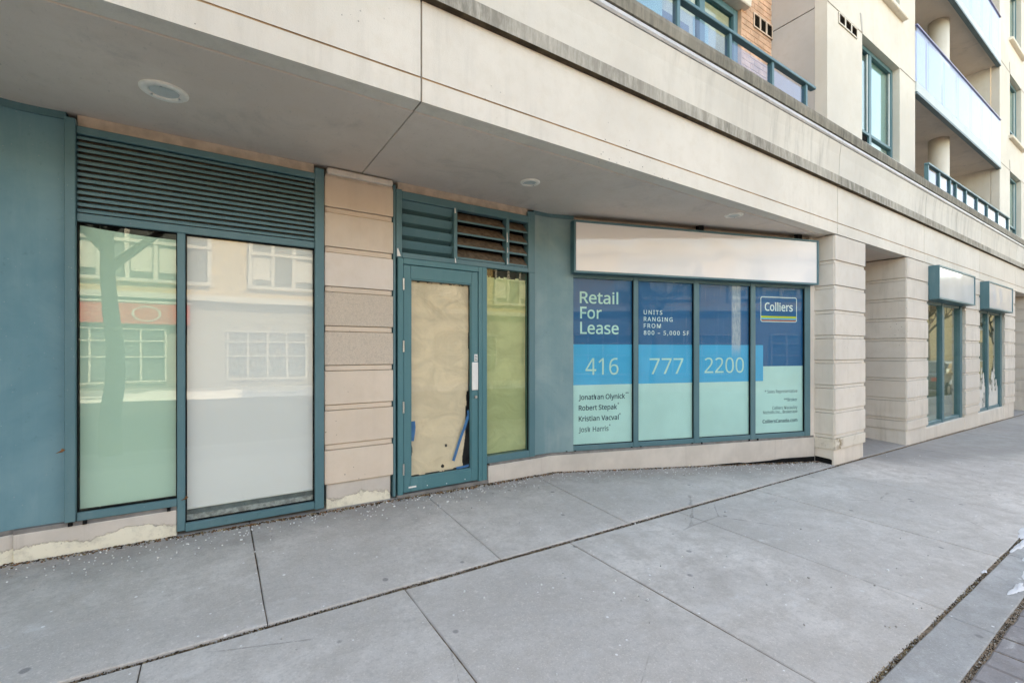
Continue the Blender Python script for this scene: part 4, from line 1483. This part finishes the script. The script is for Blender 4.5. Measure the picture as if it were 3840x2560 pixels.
# ================================================================== LOOSE STUFF ON THE PAVEMENT
def wall_y(x):
    if x < -1.03: return 4.06 + (x + 1.03) * .31
    if x < -.215: return YS - .02
    if x < .78: return YS - .03
    if x < 1.37: return YS - .03
    if x < 2.36: return YS - .03
    if x < 3.19: return YS - .03
    if x < 6.88: return 4.04 + (x - 3.19) * -.3127
    return 2.68


def crumbs(name, n, fn, mats, label, smin, smax, flatz=.5, zoff=.010):
    mb = MB()
    rr = random.Random(len(name) * 7 + n)
    for _ in range(n):
        x, y = fn(rr)
        z = g(x, y) + zoff
        s = rr.uniform(smin, smax) * (1.8 if rr.random() < .07 else 1)
        a = rr.uniform(0, 6.28)
        k = 5
        ring = []
        for q in range(k):
            t = a + q * 6.28 / k
            r_ = s * rr.uniform(.6, 1.1)
            ring.append((x + r_ * math.cos(t), y + r_ * math.sin(t), z + s * flatz * rr.uniform(.1, .4)))
        i0 = mb.pts(ring); i1 = mb.pts([(x, y, z + s * flatz)]); i2 = mb.pts([(q[0], q[1], z - .008) for q in ring])
        mt = rr.randrange(len(mats))
        for q in range(k):
            q2 = (q + 1) % k
            mb.f.append([i0 + q, i0 + q2, i1]); mb.m.append(mt)
            mb.f.append([i0 + q2, i0 + q, i2 + q, i2 + q2]); mb.m.append(mt)
    mb.keepn = True
    return tag(mb.build(name, mats), label, kind="stuff")


def near_wall(rr):
    while True:
        x = rr.uniform(-2.2, 6.85)
        y = wall_y(x) - abs(rr.gauss(0, .16)) - .015
        if 2.7 < y: return x, y


def foot(rr):
    x = rr.uniform(-2.2, 3.4) if rr.random() < .75 else rr.uniform(3.4, 6.85)
    return x, wall_y(x) - abs(rr.gauss(0, .020)) - .006


def crack(rr):
    return rr.uniform(-1.2, 8), rr.gauss(2.672, .008)


def anywhere(rr):
    x = rr.uniform(-1.5, 9)
    return x, rr.uniform(.9, 3.9 if x < 3 else 3.0)


def kerbband(rr):
    while True:
        x = rr.uniform(1.5, 8)
        k = math.sin(x * 5.1) + .6 * math.sin(x * 13 + 1)
        if k > rr.uniform(-1.2, .6): return x, rr.gauss(.824, .006 + .006 * max(0, k))


def pavline(rr):
    return rr.uniform(1.5, 8), rr.gauss(.598, .007)


M['leafa'] = m_plain("leaf_litter_brown", (0.11, 0.065, 0.035), .9, .2, var=.4)
M['leafb'] = m_plain("leaf_litter_dark", (0.045, 0.034, 0.025), .9, .2, var=.4)
M['leafc'] = m_plain("leaf_litter_rust", (0.22, 0.10, 0.045), .9, .2, var=.4)
M['leafd'] = m_plain("leaf_litter_straw", (0.26, 0.20, 0.12), .9, .2, var=.4)
M['salt'] = m_plain("road_salt", (0.74, 0.74, 0.73), .7, .3, var=.1)
M['grit'] = m_plain("grey_grit", (0.36, 0.35, 0.33), .9, .2, var=.2)
crumbs("road_salt", 900, near_wall, ['salt', 'salt', 'grit'], "white road salt grains scattered along the foot of the shopfront", .002, .0062, .4)
crumbs("road_salt", 260, anywhere, ['salt', 'grit'], "sparse white road salt grains spread over the sidewalk slabs", .003, .007, .3, .005)
crumbs("leaf_litter", 4200, foot, ['leafa', 'leafb', 'leafc', 'leafd', 'grit'], "brown leaf litter and grit heaped where the wall meets the pavement", .003, .0085, .4)
crumbs("leaf_litter", 3600, crack, ['leafa', 'leafb', 'leafb', 'leafa', 'leafb', 'leafd', 'grit'], "leaf litter and grit packed in the long joint of the sidewalk", .0016, .0042, .3, -.004)
crumbs("grit", 2600, kerbband, ['leafa', 'leafd', 'leafd', 'leafb', 'grit'], "brown grit filling the joint beside the narrow concrete band", .0014, .0036, .3, -.003)
crumbs("grit", 2000, pavline, ['leafb', 'leafb', 'leafb', 'grit'], "dark grit filling the joint beside the pavers", .0014, .0033, .3, -.006)


def snow_patch(label, cx, cy, rx, ry, seed):
    rr = random.Random(seed)
    mb = MB()
    n, rings = 72, 5
    prof = [1 + .16 * math.sin(2 * t + seed) + .22 * math.sin(3 * t + seed * 2.1) + .13 * math.sin(5 * t + seed * .7) + .05 * math.sin(11 * t + seed * 1.3) for t in [2 * math.pi * k / n for k in range(n)]]
    ps = []
    for q in range(rings + 1):
        s = q / rings
        for k in range(n):
            t = 2 * math.pi * k / n
            x, y = cx + rx * s * prof[k] * math.cos(t), cy + ry * s * prof[k] * math.sin(t)
            ps.append((x, y, g(x, y) + .003 + .006 * (1 - s ** 3) * (.6 + .6 * rr.random())))
    i0 = mb.pts(ps)
    for q in range(rings):
        for k in range(n):
            k2 = (k + 1) % n
            mb.f.append([i0 + q * n + k, i0 + q * n + k2, i0 + (q + 1) * n + k2, i0 + (q + 1) * n + k]); mb.m.append(0)
    o = mb.build("snow_patch", 'snow', smooth=True)
    return tag(o, label, "snow", "thin snow patches by the pavers")


for i_, (x, y, rx, ry, lab) in enumerate((
        (4.30, .655, .13, .022, "thin nearest streak of melting snow on the narrow concrete band"),
        (4.62, .64, .17, .035, "ragged patch of melting snow beside the paver joint"),
        (5.02, .70, .16, .028, "second ragged patch of melting snow beyond the paver joint"),
        (5.32, .795, .20, .022, "thin streak of melting snow across the joint of the concrete band"),
        (5.75, .83, .24, .030, "farther streak of melting snow at the right edge of the picture"),
        (6.3, .62, .45, .10, "broad farther snow patch on the pavers at the right edge"),
        (4.44, .83, .035, .012, "tiny blob of snow on the joint beside the concrete band"))):
    snow_patch(lab, x, y, rx, ry, 3 + i_ * 2)
# small dead leaves caught on the window posts
for (x, z, lab) in ((-.80, .86, "dead brown leaf caught beside the left window post"), (-.158, .44, "dead brown leaf caught on the mullion of the left window")):
    mb = MB()
    y = YS - .046 if x < -.5 else YS - .027
    mb.poly([(x - .035, y, z - .012), (x - .01, y - .012, z + .004), (x + .012, y, z + .006), (x, y - .004, z - .006)])
    mb.poly([(x - .01, y - .012, z + .004), (x - .004, y - .006, z + .018), (x + .012, y, z + .006)])
    tag(mb.build("dead_leaf", 'leafc'), lab, "leaf", "dead leaves caught on the frames")

# ================================================================== ACROSS THE STREET (seen in the glass)
OY = -13.9
M['ybrick'] = m_plain("yellow_brick", (0.50, 0.38, 0.22), .85, .2, var=.15, scale=5)
M['obrick'] = m_plain("dark_shopfront", (0.26, 0.245, 0.23), .7, .3, var=.15)
M['wframe'] = m_plain("white_frame", (0.52, 0.52, 0.51), .5, .4, var=.03)
M['wdark'] = m_plain("dark_pane", (0.10, 0.12, 0.13), .1, .5, var=.2)
M['redsign'] = m_plain("red_signboard", (0.55, 0.045, 0.025), .5, .3, var=.05)
ob = empty("brick_building", (5, OY - 2, -.2))
tag(ob, "yellow brick building across the road, seen reflected in the glass", "building")
MB().box(-30, 46, OY - 8, OY, 3.55, 6.35).build("upper_wall", 'ybrick', ob)
MB().box(-30, 46, OY - 8, OY - .25, -1.2, 3.55).build("shopfront_wall", 'obrick', ob)
MB().box(-30, 46, OY - 8, OY + .25, 6.35, 6.75).build("parapet_band", 'wframe', ob)
MB().box(-30, 46, OY - .02, OY + .12, 3.50, 3.72).build("string_course", 'wframe', ob)
for k in range(9):
    for fl in (4.2,):
        cx = -14.6 + 6.0 * k + (.0 if k % 2 else .4)
        wd = empty("bay_windows", (cx, OY, fl), ob)
        W_, H_ = 4.2, 1.95
        MB().box(cx - W_ / 2, cx + W_ / 2, OY + .02, OY + .05, fl, fl + H_).build("panes", 'wdark', wd)
        for q in range(6):
            x = cx - W_ / 2 + W_ * q / 5
            MB().box(x - .07, x + .07, OY + .05, OY + .14, fl, fl + H_).build("frame_post", 'wframe', wd)
        for z in (fl - .1, fl + H_ * .68, fl + H_):
            MB().box(cx - W_ / 2 - .07, cx + W_ / 2 + .07, OY + .14, OY + .18, z, z + .12).build("frame_rail", 'wframe', wd)
        for q in (0, 2, 3):
            x = cx - W_ / 2 + W_ * q / 5 + .1
            MB().box(x, x + W_ / 5 - .2, OY + .051, OY + .06, fl + .3, fl + H_ * .66).build("blind", 'wframe', wd)
for k in range(10):
    cx = -13.0 + 5.0 * k
    wd = empty("shop_window", (cx, OY, .4), ob)
    MB().box(cx - 1.5, cx + 1.5, OY - .24, OY - .2, .4, 2.3).build("panes", 'wdark', wd)
    for q in range(5):
        x = cx - 1.5 + 3.0 * q / 4
        MB().box(x - .03, x + .03, OY - .2, OY - .12, .35, 2.35).build("frame_post", 'wframe', wd)
    for z in (.3, 1.25, 1.85, 2.3):
        MB().box(cx - 1.55, cx + 1.55, OY - .12, OY - .08, z, z + .045).build("frame_rail", 'wframe', wd)
rs = empty("shop_sign", (-3.4, OY + .1, 2.45))
tag(rs, "red shop sign across the road, seen in the leftmost pane", "sign")
MB().box(-6.2, -.75, OY - .22, OY + .12, 2.50, 3.30).build("sign_board", 'redsign', rs, bevel=.02)
MB().box(-6.25, -.70, OY - .22, OY + .16, 3.31, 3.38).build("sign_cap", 'wframe', rs)
mb = MB()
for k in range(28):
    t0, t1 = 2 * math.pi * k / 28, 2 * math.pi * (k + 1) / 28
    c = lambda r_, t: (-2.05 + r_ * 1.5 * math.cos(t), OY + .135, 2.9 + r_ * math.sin(t))
    mb.poly([c(.25, t0), c(.25, t1), c(.29, t1), c(.29, t0)])
mb.build("sign_emblem", 'wframe', rs)

eb = empty("street_end_building", (66, -18, -1))
tag(eb, "tan building closing the far end of the street, seen in the far windows", "building")
MB().box(62, 72, -42, 1.5, -1.5, 9).build("wall", 'ybrick', eb)
for k in range(9):
    for z in (.6, 3.6, 6.2):
        wd = MB().box(61.9, 62.02, -38 + 4.3 * k, -36 + 4.3 * k, z, z + 1.7).build("window", 'wdark', eb)
        MB().box(61.85, 61.95, -38.1 + 4.3 * k, -35.9 + 4.3 * k, z - .12, z).build("sill", 'wframe', wd)
# snow bank along the far kerb
mb = MB()
rr = random.Random(3)
prevs = None
for i in range(0, 150):
    x = -25 + i * .45
    hgt = .05 + .13 * rr.random() + .05 * math.sin(i * .37)
    ring = [(x, -10.25 + .1 * rr.random(), gx(x) - .19), (x, -10.5, gx(x) - .1 + hgt), (x, -10.7, gx(x) - .1 + hgt * 1.1), (x, -10.95 - .2 * rr.random(), gx(x) - .055)]
    i0 = mb.pts(ring)
    if prevs is not None:
        for q in range(3):
            mb.f.append([prevs + q, i0 + q, i0 + q + 1, prevs + q + 1]); mb.m.append(0)
    prevs = i0
tag(mb.build("snow_bank", 'snow', smooth=True), "ploughed snow bank along the far kerb", kind="stuff")

# bare street tree beside the camera, seen in the leftmost pane
def tree(x, y, label, seed, h=3.1, r=.13):
    rr = random.Random(seed)
    t = empty("street_tree", (x, y, g(x, y)))
    tag(t, label, "tree", "bare street trees")
    mb = MB()
    pts = [(x, y, g(x, y) - .1)]
    for k in range(1, 7):
        pts.append((x + .05 * math.sin(k * 1.1 + seed), y + .04 * math.cos(k * 1.7), g(x, y) + h * k / 6))
    for k in range(6):
        mb.tube(pts[k], pts[k + 1], r * (1 - .07 * k), r * (1 - .07 * (k + 1)), n=14, caps=False)
    mb.build("trunk", 'bark', t, smooth=True)
    mb = MB()

    def branch(p, d, l, r_, dep):
        q = p + d * l
        mb.tube(tuple(p), tuple(q), r_, r_ * .68, n=6 if dep < 3 else 4, caps=False)
        if dep >= 5: return
        for _ in range(3 if dep < 4 else 2):
            nd = (d + Vector((rr.uniform(-.8, .8), rr.uniform(-.8, .8), rr.uniform(-.25, .55)))).normalized()
            branch(p + d * l * rr.uniform(.55, 1.0), nd, l * rr.uniform(.62, .82), r_ * .62, dep + 1)
    top = Vector(pts[-1])
    for k in range(5):
        a = 2 * math.pi * k / 5 + rr.random()
        branch(top - Vector((0, 0, .12 * k)), Vector((math.cos(a) * .75, math.sin(a) * .75, .75)).normalized(), 1.15, r * .5, 1)
    mb.build("crown", 'bark', t)
    return t


tree(-1.2, -.35, "bare tree at the kerb, seen in the leftmost pane", 5)
tree(33.0, -.2, "bare kerb tree beyond the far shops, seen in their windows", 11)
tree(41.0, -4.8, "bare tree far down the street, seen in the far windows", 31, 3.6, .18)
tree(9.0, -12.2, "bare tree on the far sidewalk opposite the bay window", 23, 3.4, .15)
tree(19.0, -12.2, "bare tree on the far sidewalk opposite the far shops", 25, 3.4, .15)

# parked car, seen in the far windows
def car(x, y, col, label):
    z = gx(x) - .2
    c = empty("parked_car", (x, y, z))
    tag(c, label, "car")
    prof = [(-2.2, .35), (-2.25, .75), (-2.1, 1.0), (-1.75, 1.08), (-1.1, 1.58), (.55, 1.62), (1.25, 1.12), (2.05, .98), (2.25, .7), (2.22, .35)]
    n = len(prof)
    mb = MB()
    secs = [(-.90, .93), (-.86, 1.0), (0, 1.0), (.86, 1.0), (.90, .93)]
    ids = []
    for (yy, s) in secs:
        ps = []
        for (px_, pz) in prof:
            tum = 1.0 if pz < 1.1 else .84
            ps.append((x + px_ * s, y + yy * tum, z + (pz if s == 1 else .35 + (pz - .35) * .98)))
        ids.append(mb.pts(ps))
    for a, b_ in zip(ids[:-1], ids[1:]):
        for k in range(n):
            k2 = (k + 1) % n
            mb.f.append([a + k, a + k2, b_ + k2, b_ + k]); mb.m.append(0)
    mb.f.append([ids[0] + k for k in range(n)]); mb.m.append(0)
    mb.f.append([ids[-1] + k for k in range(n)][::-1]); mb.m.append(0)
    mb.build("body", m_plain("car_paint", col, .25, .5, .3, var=.02), c, bevel=.03)
    for s in (-1, 1):
        yy = y + s * .80
        for wpts in ([(-1.50, 1.12), (-1.05, 1.50), (-.35, 1.54), (-.35, 1.12)], [(-.27, 1.12), (-.27, 1.54), (.48, 1.55), (1.02, 1.14)]):
            MB().prism([(x + a, z + b_) for a, b_ in wpts], yy - .02, yy + .02 + .02 * s, 'y').build("side_window", 'wdark', c)
        for wx in (-1.4, 1.4):
            w_ = MB().tube((x + wx, y + s * .72, z + .32), (x + wx, y + s * .93, z + .32), .33, n=28).build("wheel", M['dark'], c)
            MB().tube((x + wx, y + s * .93, z + .32), (x + wx, y + s * .945, z + .32), .2, n=20).build("rim", 'steel', w_)
        MB().box(x + 2.16, x + 2.27, y + s * .62 - .18, y + s * .62 + .18, z + .66, z + .80).build("headlight", 'white', c)
        MB().box(x - 2.27, x - 2.17, y + s * .66 - .14, y + s * .66 + .14, z + .72, z + .90).build("tail_light", 'redsign', c)
    return c


car(29.5, -1.75, (.10, .11, .10), "dark car parked at the kerb, seen in the far shop window")
